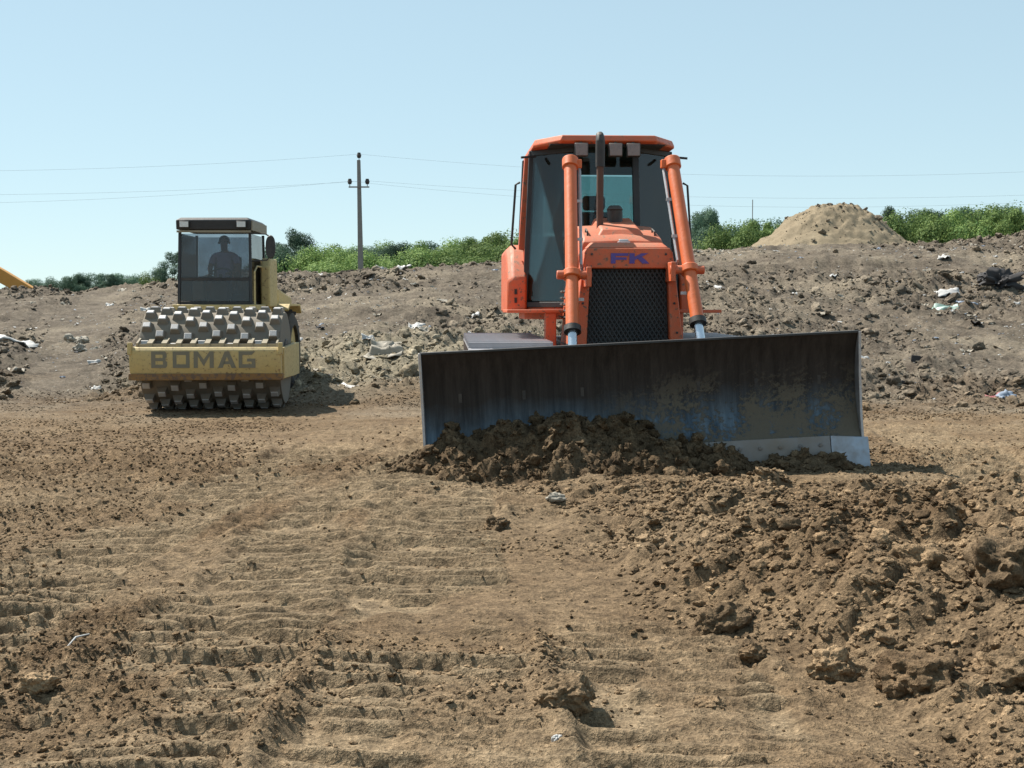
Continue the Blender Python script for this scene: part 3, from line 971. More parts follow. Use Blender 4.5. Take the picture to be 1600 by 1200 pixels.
# engine housing ------------------------------------------------------
CX = 0.02
def sec(y, zb, hb, zs, hs, zt, ht, bulge=0.0):
    return [(CX - hb, y, zb), (CX - hs, y, zs), (CX - ht, y, zt), (CX, y, zt + bulge), (CX + ht, y, zt), (CX + hs, y, zs), (CX + hb, y, zb)]
hood = MB().loft([sec(-0.98, 0.9, 0.59, 2.10, 0.47, 2.245, 0.42, 0.01), sec(-0.90, 0.9, 0.59, 2.16, 0.475, 2.30, 0.41, 0.02), sec(-0.35, 0.9, 0.59, 2.28, 0.48, 2.44, 0.40, 0.03), sec(0.02, 0.9, 0.59, 2.30, 0.48, 2.47, 0.40, 0.03)])
hood = hood.build('engine_hood', M_ORANGE, DZ, bevel=0.015)
MB().loft([[(x, y, z) for x, y, z in ((CX - 0.26, -0.86, 2.30), (CX + 0.26, -0.86, 2.30), (CX + 0.26, -0.05, 2.44), (CX - 0.26, -0.05, 2.44))],
           [(x, y, z) for x, y, z in ((CX - 0.20, -0.78, 2.40), (CX + 0.20, -0.78, 2.40), (CX + 0.20, -0.08, 2.56), (CX - 0.20, -0.08, 2.56))]]).build('raised_cover', M_ORANGE, hood, bevel=0.02)
MB().box((CX, -1.03, 2.235), (0.12, 0.16, 0.03)).cyl((CX - 0.05, -1.03, 2.255), (CX + 0.05, -1.03, 2.255), 0.02, n=10).build('hinge', M_STEEL, hood, bevel=0.004)
# radiator cowl: a surround of four welded plates round the grille
cowl = MB()
YF, YB = -1.44, -1.02
def fr_poly(pts, y0, y1):
    return cowl.loft([[(CX + x, y0, z) for x, z in pts], [(CX + x, y1, z) for x, z in pts]])
gt, gb = 1.955, 0.92
glw, grw, gbw = 0.395, 0.405, 0.44
fr_poly([(-0.475, gt), (0.475, gt), (0.452, 2.12), (0.42, 2.165), (-0.42, 2.165), (-0.452, 2.12)], YF, YB)
fr_poly([(-0.60, gb), (-gbw, gb), (-glw, gt - 0.003), (-0.477, gt - 0.003)], YF, YB)
fr_poly([(gbw, gb), (0.60, gb), (0.477, gt - 0.003), (grw, gt - 0.003)], YF, YB)
fr_poly([(-0.60, 0.80), (0.60, 0.80), (0.60, gb - 0.003), (-0.60, gb - 0.003)], YF, YB)
cowl = cowl.build('radiator_cowl', M_ORANGE, DZ, bevel=0.012)
MB().loft([[(CX - 0.415, -1.40, 2.168), (CX + 0.415, -1.40, 2.168), (CX + 0.42, -1.06, 2.168), (CX - 0.42, -1.06, 2.168)],
           [(CX - 0.36, -1.33, 2.222), (CX + 0.36, -1.33, 2.222), (CX + 0.36, -1.08, 2.235), (CX - 0.36, -1.08, 2.235)]]).build('cowl_cap', M_ORANGE, cowl, bevel=0.01)
MB().box((CX, -1.28, 1.43), (0.93, 0.06, 1.04)).build('radiator', M_BLACK, cowl)
g = MB()
stp = 0.046
zz0, zz1 = gb + 0.005, gt - 0.005
k = -80
while k < 80:                                       # two sets of crossing strips make the diamond mesh
    for sgn in (-1, 1):
        # line x = k*stp + sgn*(z-zz0)*0.62, clipped to the opening
        seg = []
        for q in range(41):
            z = zz0 + (zz1 - zz0) * q / 40
            x = k * stp + sgn * (z - zz0) * 0.62
            lim = gbw + (glw - gbw) * (z - gb) / (gt - gb) - 0.004
            if abs(x) < lim: seg.append((x, z))
        if len(seg) >= 2:
            (xa, za), (xb, zb) = seg[0], seg[-1]
            g.bar((CX + xa, -1.375 + 0.004 * sgn, za), (CX + xb, -1.375 + 0.004 * sgn, zb), 0.013, 0.005, up=(0, 1, 0))
    k += 1
g.build('grille', M_TRIM, cowl, smooth=False)
# the maker's two letters, built as flat raised strokes
def letter(strokes, name, x0, z0, sx, sz, y, mat, parent, th=0.006):
    m = MB()
    for st in strokes:
        m.loft([[(x0 + a * sx, y, z0 + b * sz) for a, b in st], [(x0 + a * sx, y - th, z0 + b * sz) for a, b in st]])
    return m.build(name, mat, parent, smooth=False)
F_ST = [[(0, 0), (0.28, 0), (0.28, 1), (0, 1)], [(0.281, 0.74), (1.05, 0.74), (1.05, 1), (0.281, 1)], [(0.281, 0.36), (0.95, 0.36), (0.95, 0.60), (0.281, 0.60)]]
K_ST = [[(0, 0), (0.28, 0), (0.28, 1), (0, 1)], [(0.281, 0.38), (0.36, 0.38), (1.02, 1.0), (0.66, 1.0), (0.281, 0.64)], [(0.44, 0.50), (0.70, 0.0), (1.08, 0.0), (0.66, 0.69)]]
letter(F_ST, 'letter_f', CX - 0.185, 2.005, 0.17, 0.105, YF - 0.001, M_BLUE, cowl)
letter(K_ST, 'letter_k', CX + 0.005, 2.005, 0.19, 0.105, YF - 0.001, M_BLUE, cowl)

for x_, z_ in ((-0.44, 1.90), (-0.47, 1.60), (-0.50, 1.30), (0.44, 1.90), (0.47, 1.60), (0.50, 1.30), (-0.38, 2.10), (0.38, 2.10)):
    MB().cyl((CX + x_, YF, z_), (CX + x_, YF - 0.012, z_), 0.013, n=6).build('bolt', M_BLACK, cowl)
for s_ in (-1, 1):
    for y_ in (-0.62, -0.20):                       # louvres in the side doors of the engine bay
        for q in range(5):
            MB().box((CX + s_ * 0.57, y_, 1.45 + q * 0.07), (0.03, 0.30, 0.018), (0, s_ * R(-25), 0)).build('louvre', M_BLACK, hood)
    MB().tube([(CX + s_ * 0.36, -0.84, 2.30), (CX + s_ * 0.36, -0.84, 2.36), (CX + s_ * 0.36, -0.66, 2.40), (CX + s_ * 0.36, -0.66, 2.34)], 0.010, 6).build('hood_handle', M_BLACK, hood)
# exhaust and intake
ex = MB().cyl((-0.17, -0.52, 2.40), (-0.17, -0.52, 3.16), 0.038, n=18).build('exhaust_stack', M_RUST, DZ)
MB().cyl((-0.17, -0.52, 3.08), (-0.17, -0.52, 3.36), 0.050, 0.052, n=18).tube([(-0.17, -0.52, 3.35), (-0.17, -0.51, 3.40), (-0.17, -0.47, 3.43)], [0.05, 0.048, 0.042], 16).build('exhaust_elbow', M_BLACK, ex)
MB().cyl((0.02, -0.30, 2.45), (0.02, -0.30, 2.63), 0.085, n=22).cyl((0.02, -0.30, 2.63), (0.02, -0.30, 2.68), 0.095, 0.06, n=22).build('air_intake', M_BLACK, DZ, bevel=0.01)

# cab -------------------------------------------------------------------
def cabpt(ix, z):
    """corner posts: 0 front left, 1 door left, 2 rear left, 3 rear right, 4 door right, 5 front right"""
    t = (z - 1.55) / 1.95
    k = 1.0 - 0.10 * t
    fy = 0.08 + 0.16 * t
    P = [(-0.37, fy), (-0.90, 0.62 + 0.12 * t), (-0.90, 1.80 - 0.05 * t), (0.90, 1.80 - 0.05 * t), (0.90, 0.62 + 0.12 * t), (0.37, fy)]
    x, y = P[ix]
    return Vector((x * k - 0.02, y, z))
CZ0, CZ1 = 1.56, 3.39
cab = MB()
poly0 = [cabpt(i, 1.42) for i in range(6)]; poly1 = [cabpt(i, CZ0 - 0.0) for i in range(6)]
cab.loft([poly0, poly1])
cab = cab.build('cab', M_ORANGE, DZ, bevel=0.01)
for i, (w, d) in enumerate(((0.075, 0.075), (0.06, 0.06), (0.10, 0.10), (0.10, 0.10), (0.06, 0.06), (0.075, 0.075))):
    MB().bar(cabpt(i, CZ0), cabpt(i, CZ1), w, d, up=(0, 1, 0)).build('cab_post', M_TRIM, cab, bevel=0.008)
def pane(i, j, z0, z1, name, inset=0.035, mat=None):
    a0, b0, a1, b1 = cabpt(i, z0), cabpt(j, z0), cabpt(i, z1), cabpt(j, z1)
    u = (b0 - a0).normalized() * inset
    u1 = (b1 - a1).normalized() * inset
    return MB().pane([a0 + u, b0 - u, b1 - u1, a1 + u1], 0.008).build(name, mat or M_GLASS, cab, smooth=False)
pane(0, 5, 2.05, CZ1, 'windscreen', mat=M_GLASS_C)
lp = MB().pane([cabpt(0, CZ0), cabpt(5, CZ0), cabpt(5, 2.05), cabpt(0, 2.05)], 0.03).build('lower_front_panel', M_TRIM, cab)
for i, j in ((0, 1), (5, 4)):
    pane(i, j, CZ0 + 0.07, CZ1 - 0.06, 'door_glass')
    # thin door frame round the pane
    for z in (CZ0 + 0.03, CZ1 - 0.03):
        MB().bar(cabpt(i, z), cabpt(j, z), 0.05, 0.06).build('door_rail', M_TRIM, cab, bevel=0.005)
    a, b = cabpt(i, 2.15), cabpt(j, 2.15)
    p = a + (b - a) * 0.16
    q = (b - a).cross(Vector((0, 0, 1))).normalized() * (1 if i == 0 else -1) * 0.03
    MB().tube([p - q, p - q * 1.6 + Vector((0, 0, 0.02)), p - q * 1.6 + Vector((0, 0, 0.16)), p - q + Vector((0, 0, 0.18))], 0.010, 6).build('door_handle', M_BLACK, cab)
for i, j in ((1, 2), (4, 3)):
    pane(i, j, 2.25, CZ1 - 0.06, 'side_window', 0.06, M_GLASS_C)
    MB().pane([cabpt(i, CZ0), cabpt(j, CZ0), cabpt(j, 2.25), cabpt(i, 2.25)], 0.04).build('side_panel', M_ORANGE, cab)
a_ = cabpt(0, 2.10); b_ = cabpt(5, 2.10)
MB().tube([(a_ + b_) / 2 + Vector((0.05, -0.02, 0.0)), (a_ + b_) / 2 + Vector((-0.12, 0.02, 0.55))], 0.008, 6).tube([(a_ + b_) / 2 + Vector((-0.16, -0.0, 0.28)), (a_ + b_) / 2 + Vector((-0.10, 0.05, 0.80))], 0.007, 6).build('wiper', M_BLACK, cab)
# rear wall with its window
MB().pane([cabpt(2, CZ0), cabpt(3, CZ0), cabpt(3, 2.45), cabpt(2, 2.45)], 0.05).build('rear_panel', M_TRIM, cab)
rw = pane(2, 3, 2.50, 3.20, 'rear_window', 0.28, M_GLASS_C)
for i, s in ((2, 1), (3, -1)):
    a, b = cabpt(i, 2.46), cabpt(i, CZ1)
    MB().pane([a, a + Vector((s * 0.27, 0, 0)), b + Vector((s * 0.25, 0, 0)), b], 0.05).build('rear_panel', M_TRIM, cab)
MB().pane([cabpt(2, 3.22), cabpt(3, 3.22), cabpt(3, CZ1), cabpt(2, CZ1)], 0.04).build('rear_panel', M_TRIM, cab)
# roof
def roofpoly(z, g):
    P = [(-0.56, -0.02 - g), (-0.84, 0.42 - g * 0.3), (-0.86, 1.95), (0.82, 1.95), (0.80, 0.42 - g * 0.3), (0.52, -0.02 - g)]
    k = 1 - 0.0
    return [Vector((x * (1 - 0.5 * max(0, z - 3.42)), y + (0.4 * max(0, z - 3.42) if y < 1 else -0.4 * max(0, z - 3.42)), z)) for x, y in P]
roof = MB().loft([roofpoly(3.392, 0.0), roofpoly(3.42, 0.04), roofpoly(3.485, 0.04)]).build('cab_roof', M_ORANGE, cab, bevel=0.01)
MB().box((-0.02, 0.85, 3.385), (1.30, 1.7, 0.008)).build('headliner', M_TRIM, cab)
for x in (-0.33, 0.055, 0.255):
    wl_ = MB().box((x, -0.06, 3.315), (0.155, 0.09, 0.15)).build('work_light', M_BLACK, cab, bevel=0.012)
    MB().box((x, -0.108, 3.315), (0.135, 0.008, 0.13)).build('lens', M_LAMP, wl_, bevel=0.003)
    MB().box((x, -0.03, 3.395), (0.03, 0.03, 0.05)).build('bracket', M_BLACK, wl_)
# rear roll posts, hand rail, mirror stubs
for s in (-1, 1):
    MB().bar((s * 0.98, 0.98, 1.55), (s * 0.86, 0.98, 3.36), 0.085, 0.10, up=(0, 1, 0)).build('roll_post', M_ORANGE, cab, bevel=0.01)
    MB().tube([(s * 1.02, 0.80, 2.25), (s * 1.07, 0.76, 2.30), (s * 1.02, 0.76, 3.0), (s * 0.97, 0.78, 3.03)], 0.014, 8).build('grab_rail', M_BLACK, cab)
    MB().bar((s * 0.80, 0.55, 3.31), (s * 0.97, 0.50, 3.29), 0.025, 0.025).build('marker_arm', M_BLACK, cab)
# inside
st = MB().box((-0.02, 1.15, 2.08), (0.50, 0.48, 0.14)).box((-0.02, 1.40, 2.42), (0.48, 0.14, 0.62), (R(-8), 0, 0)).box((-0.02, 1.43, 2.84), (0.28, 0.10, 0.18), (R(-8), 0, 0))
st.build('operator_seat', M_BLACK, cab, bevel=0.04)
MB().box((-0.02, 0.40, 2.22), (0.62, 0.22, 0.50), (R(-12), 0, 0)).build('dashboard', M_TRIM, cab, bevel=0.03)
for s in (-1, 1):
    MB().box((s * 0.42, 1.05, 2.2), (0.14, 0.55, 0.35)).build('armrest_console', M_BLACK, cab, bevel=0.03)
    MB().tube([(s * 0.42, 0.86, 2.36), (s * 0.42, 0.82, 2.52)], [0.012, 0.02], 8).build('control_lever', M_BLACK, cab)

# tank fenders and running boards
for s in (-1, 1):
    P = [(0.55, 1.50), (0.55, 1.90), (0.85, 2.22), (1.12, 2.31), (2.15, 2.31), (2.20, 1.50)]
    fe = MB().loft([[(s * 0.90, y, z) for y, z in P], [(s * 1.06, y, z) for y, z in P], [(s * 1.13, y * 0.97 + 0.06, 1.50 + (z - 1.50) * 0.90) for y, z in P]])
    fe = fe.build('tank_fender', M_ORANGE, DZ, bevel=0.025)
    for z in (1.64, 1.74):
        MB().box((s * 1.03, 0.545, z), (0.03, 0.02, 0.06)).build('slot', M_BLACK, fe)
    MB().box((s * 0.87, 0.05, 1.515), (0.62, 1.10, 0.035)).build('running_board', M_ORANGE, DZ, bevel=0.006)
    MB().box((s * 0.70, -0.38, 1.26), (0.12, 0.20, 0.48)).build('step_support', M_ORANGE, DZ, bevel=0.01)

# lift cylinders: barrel, yoke, rod
def lift(s, top, bot):
    top, bot = Vector(top), Vector(bot)
    d = (bot - top)
    a = top + d * 0.0; e = top + d * 0.865
    c = MB().cyl(a, e, 0.066, n=24).build('lift_cylinder', M_ORANGE_CYL, DZ)
    dn = d.normalized()
    MB().cyl(a - dn * 0.01, a + dn * 0.10, 0.086, n=24).box(a + dn * 0.05 + Vector((s * -0.05, 0.02, 0)), (0.14, 0.10, 0.09)).build('end_cap', M_ORANGE_CYL, c, bevel=0.008)
    y0 = top + d * 0.60
    MB().cyl(y0 - dn * 0.04, y0 + dn * 0.04, 0.092, n=24).build('collar', M_ORANGE_CYL, c, bevel=0.01)
    yk = MB().cyl(y0 + Vector((-s * 0.20, 0, 0)), y0 + Vector((s * 0.15, 0, 0)), 0.045, n=14).box(y0 + Vector((-s * 0.17, 0.12, -0.02)), (0.05, 0.34, 0.20))
    yk.build('trunnion', M_ORANGE, c, bevel=0.008)
    MB().cyl(e - dn * 0.03, e + dn * 0.03, 0.085, n=24).build('gland', M_BLACK, c)
    MB().cyl(e, bot, 0.046, n=20).build('rod', M_CHROME, c)
    MB().cyl(bot + Vector((-0.07, 0, 0)), bot + Vector((0.07, 0, 0)), 0.075, n=16).build('rod_eye', M_BLACK, c)
    side = Vector((-s * 0.10, 0.03, 0))
    MB().tube([a + dn * 0.06 + side * 0.8, a + dn * 0.14 + side, top + d * 0.55 + side, top + d * 0.62 + side * 1.4 + Vector((0, 0.15, 0))], 0.016, 8).build('hydraulic_pipe', M_STEEL, c)
    for q in (0.22, 0.42, 0.72):
        p = top + d * q
        MB().box(p + side * 0.85, (0.07, 0.04, 0.03)).build('pipe_clamp', M_STEEL, c)

def loc(p):
    return DZ.matrix_basis.inverted() @ p
DZ_inv = (Matrix.Translation(DZ.location) @ Matrix.Rotation(DZ.rotation_euler.z, 4, 'Z')).inverted()
lift(-1, DZ_inv @ px(891, 250, 14.05), DZ_inv @ px(895, 560, 12.78))
lift(1, DZ_inv @ px(1050, 250, 14.05), DZ_inv @ px(1097, 545, 12.92))

# ------------------------------------------------------------------ padfoot roller
RL = empty('padfoot_roller', (-4.65, 20.9, 0.0), R(2.5))
tag(RL, 'yellow padfoot soil compactor with studded steel drum and dark cab', 'roller')
DR = 0.72
dm = MB().cyl((-1.07, 0, 0.80), (1.07, 0, 0.80), DR, n=64)
drum = dm.build('drum', M_DRUM, RL, bevel=0.01)
for s in (-1, 1):
    MB().cyl((s * 1.071, 0, 0.80), (s * 1.09, 0, 0.80), 0.30, n=28).build('drum_hub', M_BLACK, drum, bevel=0.01)
# pads: ten rings, fifteen to a ring, neighbouring rings set off by half a step
pm = MB().loft([[(-0.085, -0.080, -0.01), (0.085, -0.080, -0.01), (0.085, 0.080, -0.01), (-0.085, 0.080, -0.01)],
                [(-0.070, -0.066, 0.035), (0.070, -0.066, 0.035), (0.070, 0.066, 0.035), (-0.070, 0.066, 0.035)],
                [(-0.056, -0.050, 0.080), (0.056, -0.050, 0.080), (0.056, 0.050, 0.080), (-0.056, 0.050, 0.080)],
                [(-0.046, -0.040, 0.090), (0.046, -0.040, 0.090), (0.046, 0.040, 0.090), (-0.046, 0.040, 0.090)]])
pme = pm.mesh('drum_pad'); pme.materials.append(M_DRUM); pme.materials.append(M_PAD)
for p in pme.polygons:                                     # the wearing face is scoured bright, the flanks keep their mud
    if p.normal.z > 0.5: p.material_index = 1
for ring in range(10):
    xr = -0.965 + ring * 0.2145
    for k in range(15):
        t = 2 * math.pi * (k + 0.5 * (ring % 2) + 0.13 * (ring // 2 % 2)) / 15
        o = link_mesh('drum_pad', pme, M_PAD, drum)
        o.matrix_local = Matrix.Translation((xr, 0, 0.80)) @ Matrix.Rotation(t, 4, 'X') @ Matrix.Translation((0, 0, DR))
# front frame: beam across, arms along both sides
fb = MB().prism_x([(-1.02, 0.62), (-1.06, 0.70), (-1.06, 0.95), (-1.02, 1.0), (-0.90, 1.0), (-0.90, 0.50), (-0.99, 0.50)], -1.13, 1.13)
fb = fb.build('front_beam', M_YELLOW, RL, bevel=0.012)
MB().box((0, -0.97, 0.555), (2.30, 0.13, 0.10)).build('lower_rail', paint('brown_yellow', (0.26, 0.13, 0.035), 0.7, dust=0.5, wear=0.5), fb, bevel=0.008)  # darker, browner yellow than the beam above
for s in (-1, 1):
    MB().prism_x([(-0.898, 0.52), (-0.898, 0.99), (-0.4, 1.0), (0.5, 1.02), (1.05, 1.02), (1.05, 0.50), (0.4, 0.50)], s * 1.095, s * 1.16).build('side_arm', M_YELLOW, fb, bevel=0.01)
    MB().box((s * 1.12, -1.03, 0.98), (0.06, 0.10, 0.18)).build('tow_lug', M_YELLOW, fb, bevel=0.008)
MB().box((0, 1.0, 0.76), (2.22, 0.14, 0.50)).build('rear_beam', M_YELLOW, fb, bevel=0.01)
sb = MB().box((0, -0.86, 1.02), (2.10, 0.05, 0.05)).build('scraper_bar', M_CREAM, RL)
for ring in range(11):
    xr = -0.965 - 0.107 + ring * 0.2145
    MB().prism_x([(-0.90, 1.00), (-0.90, 1.06), (-0.66, 1.13), (-0.66, 1.11), (-0.86, 1.00)], max(-1.06, xr - 0.04), min(1.06, xr + 0.04)).build('scraper_tooth', M_CREAM, sb)
# maker's lettering on the beam: block letters of straight strokes
def ring(x0, x1, z0, z1, t):
    return [[(x0, z0), (x0 + t, z0 + t), (x0 + t, z1 - t), (x0, z1)], [(x1 - t, z0 + t), (x1, z0), (x1, z1), (x1 - t, z1 - t)],
            [(x0, z0), (x1, z0), (x1 - t, z0 + t), (x0 + t, z0 + t)], [(x0 + t, z1 - t), (x1 - t, z1 - t), (x1, z1), (x0, z1)]]
T = 0.25
LET = {'b': [[(0, 0), (T, 0), (T, 1), (0, 1)], [(T, 0), (0.85, 0), (0.95, 0.12), (0.95, 0.2), (T, 0.2)], [(T, 0.8), (0.92, 0.8), (0.92, 0.88), (0.82, 1), (T, 1)], [(T, 0.41), (0.86, 0.41), (0.86, 0.60), (T, 0.60)],
             [(0.70, 0.2), (0.95, 0.2), (0.95, 0.38), (0.88, 0.41), (0.70, 0.41)], [(0.68, 0.60), (0.86, 0.60), (0.92, 0.64), (0.92, 0.8), (0.68, 0.8)]],
       'o': ring(0, 1, 0, 1, 0.22),
       'm': [[(0, 0), (T, 0), (T, 1), (0, 1)], [(0.95, 0), (0.95 + T, 0), (0.95 + T, 1), (0.95, 1)], [(T, 0.72), (0.60, 0.1), (0.60, 0.5), (T, 1)], [(0.60, 0.1), (0.95, 0.72), (0.95, 1), (0.60, 0.5)]],
       'a': [[(0, 0), (0.27, 0), (0.64, 1), (0.40, 1)], [(0.78, 0), (1.05, 0), (0.645, 1), (0.52, 0.68)], [(0.30, 0.22), (0.70, 0.22), (0.64, 0.40), (0.38, 0.40)]],
       'g': ring(0, 1, 0, 1, 0.22)[:1] + ring(0, 1, 0, 1, 0.22)[2:] + [[(0.78, 0.22), (1.0, 0.0), (1.0, 0.56), (0.78, 0.56)], [(0.5, 0.38), (0.78, 0.38), (0.78, 0.56), (0.5, 0.56)]]}
for ch, xx, w_ in (('b', -0.80, 0.25), ('o', -0.48, 0.25), ('m', -0.17, 0.25), ('a', 0.19, 0.26), ('g', 0.50, 0.25)):
    letter(LET[ch], 'letter_' + ch, xx, 0.69, w_, 0.25, -1.0605, M_LETTER, fb, 0.003)
# rear tractor part, hinged, standing a little to the left
RB = empty('rear_body', (-0.30, 1.75, 0), R(-2.0), RL)
body = MB().prism_x([(-0.35, 0.62), (-0.35, 1.42), (0.15, 1.55), (1.75, 1.55), (1.9, 1.62), (3.4, 1.55), (3.45, 0.75), (0.3, 0.62)], -0.62, 0.72)
body = body.build('chassis', M_YELLOW, RL, bevel=0.03)
body.location = RB.location; body.rotation_euler = RB.rotation_euler
bpy.data.objects.remove(RB)
TB = body
MB().prism_x([(1.75, 1.56), (1.8, 1.95), (3.3, 1.80), (3.42, 1.56)], -0.66, 0.74).build('engine_cover', M_YELLOW, TB, bevel=0.04)
MB().bar((-0.0, -0.85, 0.76), (0.0, -0.3, 0.85), 0.4, 0.4).build('hinge_joint', M_BLACK, TB, bevel=0.02)
for s in (-1, 1):
    P = []
    prof_t = [(-0.28, 0.50), (-0.29, 0.62), (-0.24, 0.73), (-0.10, 0.76), (0.10, 0.76), (0.24, 0.73), (0.29, 0.62), (0.28, 0.50)]
    secs = []
    N = 40
    tx = 0.0 + s * 0.72
    for k in range(N + 1):
        t = 2 * math.pi * k / N
        secs.append([(tx + a, 2.0 + r_ * math.cos(t), 0.77 + r_ * math.sin(t)) for a, r_ in prof_t])
    ty = MB().loft(secs, cap=False).build('rear_tyre', M_RUBBER, TB)
    for k in range(22):
        t = 2 * math.pi * k / 22
        sg = 1 if k % 2 else -1
        MB_ = MB().box((0, 0, 0), (0.30, 0.05, 0.06), (0, 0, sg * 0.6))
        lug = MB_.build('tread_lug', M_RUBBER, ty)
        lug.matrix_local = Matrix.Translation((tx + sg * 0.13, 2.0, 0.77)) @ Matrix.Rotation(t, 4, 'X') @ Matrix.Translation((0, 0, 0.765))
    MB().cyl((tx - 0.22, 2.0, 0.77), (tx + 0.22, 2.0, 0.77), 0.505, n=32).cyl((tx + s * 0.22, 2.0, 0.77), (tx + s * 0.26, 2.0, 0.77), 0.2, n=20).build('rim', M_YELLOW, ty, bevel=0.01)
    MB().prism_x([(1.15, 1.56), (1.35, 1.66), (2.6, 1.66), (2.75, 1.50), (2.72, 1.48), (2.55, 1.62), (1.38, 1.62), (1.18, 1.53)], tx - 0.30, tx + 0.30).build('mudguard', M_YELLOW, TB, bevel=0.006)
# platform and cab
MB().box((0.02, 0.55, 1.60), (1.42, 1.75, 0.09)).build('platform', M_YELLOW, TB, bevel=0.01)
CW, CY0, CY1, CB, CT = 0.61, -0.10, 1.20, 1.65, 2.88
rc = MB().box((-0.02, 0.55, CB + 0.02), (2 * CW, 1.30, 0.05)).build('roller_cab', M_BLACK, TB, bevel=0.005)
def corner(ix, z):
    x, y = ((-CW, CY0), (CW, CY0), (CW, CY1), (-CW, CY1))[ix]
    t = (z - CB) / (CT - CB)
    return Vector((x * (1 - 0.03 * t) - 0.02, y + (0.05 * t if ix < 2 else 0), z))
for i in range(4):
    MB().bar(corner(i, CB), corner(i, CT), 0.045, 0.05, up=(0, 1, 0)).build('cab_post', M_TRIM, rc, bevel=0.005)
def rpane(i, j, z0, z1, name, mat=M_GLASS_F):
    a0, b0, a1, b1 = corner(i, z0), corner(j, z0), corner(i, z1), corner(j, z1)
    u = (b0 - a0).normalized() * 0.03
    return MB().pane([a0 + u, b0 - u, b1 - u, a1 + u], 0.007).build(name, mat, rc, smooth=False)
rpane(0, 1, CB + 0.05, CB + 0.40, 'lower_windscreen')
rpane(0, 1, CB + 0.45, CT - 0.03, 'windscreen')
a, b = corner(0, CB + 0.425), corner(1, CB + 0.425)
MB().bar(a, b, 0.03, 0.045).build('screen_bar', M_BLACK, rc)
for i, j, nm in ((1, 2, 'side_window'), (3, 0, 'side_window'), (2, 3, 'rear_window')):
    rpane(i, j, CB + (0.05 if nm == 'side_window' else 0.5), CT - 0.03, nm)
MB().pane([corner(2, CB), corner(3, CB), corner(3, CB + 0.5), corner(2, CB + 0.5)], 0.03).build('rear_panel', M_BLACK, rc)
rf = MB().loft([[(-0.65, -0.16, CT + 0.03), (0.61, -0.16, CT + 0.03), (0.61, 1.28, CT + 0.03), (-0.65, 1.28, CT + 0.03)],
                [(-0.65, -0.18, CT + 0.19), (0.61, -0.18, CT + 0.19), (0.61, 1.28, CT + 0.19), (-0.65, 1.28, CT + 0.19)],
                [(-0.58, -0.12, CT + 0.235), (0.55, -0.12, CT + 0.235), (0.55, 1.20, CT + 0.235), (-0.58, 1.20, CT + 0.235)]]).build('cab_roof', M_TRIM, rc, bevel=0.015)
MB().box((-0.02, -0.135, CT + 0.0), (1.25, 0.03, 0.035)).build('gutter', M_CREAM, rc)
MB().box((0.625, 0.55, CT + 0.10), (0.02, 1.38, 0.16)).build('roof_side_trim', M_CREAM, rc)
for x in (-0.50, 0.46):
    w_ = MB().box((x, -0.20, CT + 0.115), (0.17, 0.05, 0.115)).build('work_light', M_BLACK, rc, bevel=0.01)
    MB().box((x, -0.228, CT + 0.115), (0.145, 0.008, 0.09)).build('lens', paint('pale_lens', (0.75, 0.75, 0.72), 0.3, dust=0.25) if 'pale_lens' not in MATS else MATS['pale_lens'], w_)
mr_ = MB().loft([[(0.93 + 0.085 * math.cos(t) * k, -0.10 + d_, 2.62 + 0.20 * math.copysign(abs(math.sin(t)) ** 0.75, math.sin(t)) * k) for t in np.linspace(0, 2 * math.pi, 20, endpoint=False)] for d_, k in ((-0.02, 0.93), (0.0, 1.0), (0.05, 0.9))]).build('wing_mirror', M_BLACK, rc)
MB().tube([(0.60, -0.05, 2.85), (0.84, -0.06, 2.84), (0.91, -0.06, 2.80)], 0.012, 8).tube([(0.60, -0.05, 2.38), (0.86, -0.06, 2.40), (0.91, -0.06, 2.46)], 0.012, 8).build('mirror_arm', M_BLACK, rc)
MB().tube([(0.66, -0.12, 1.65), (0.66, -0.12, 2.2), (0.66, 0.1, 2.3), (0.66, 0.5, 2.3), (0.66, 0.6, 2.2), (0.66, 0.6, 1.65)], 0.016, 8).build('hand_rail', M_YELLOW, TB)
MB().prism_x([(0.55, 1.60), (0.55, 2.30), (0.68, 2.46), (1.32, 2.46), (1.38, 1.60)], 0.635, 0.80).build('tank_cover', M_YELLOW, TB, bevel=0.03)
# inside the cab
M_TAN = paint('tan_console', (0.50, 0.34, 0.20), 0.6, dust=0.3)
MB().box((-0.02, 0.72, 1.88), (0.50, 0.46, 0.13)).box((-0.02, 0.97, 2.20), (0.48, 0.12, 0.60), (R(-8), 0, 0)).build('operator_seat', M_BLACK, rc, bevel=0.03)
MB().box((-0.36, 0.18, 1.86), (0.20, 0.30, 0.34), (R(-14), 0, R(12))).build('side_console', M_TAN, rc, bevel=0.03)
MB().box((0.02, 0.06, 1.84), (0.34, 0.16, 0.34), (R(-14), 0, 0)).build('steering_column', M_BLACK, rc, bevel=0.02)
sw = []
for k in range(25):
    t = 2 * math.pi * k / 24
    sw.append(Vector((0.02 + 0.19 * math.cos(t), 0.17 + 0.19 * math.sin(t) * math.cos(R(35)), 2.16 + 0.19 * math.sin(t) * math.sin(R(35)))))
MB().tube(sw, 0.014, 8).bar((0.02, 0.17, 2.16), (0.02, 0.12, 1.95), 0.05, 0.05).build('steering_wheel', M_BLACK, rc)


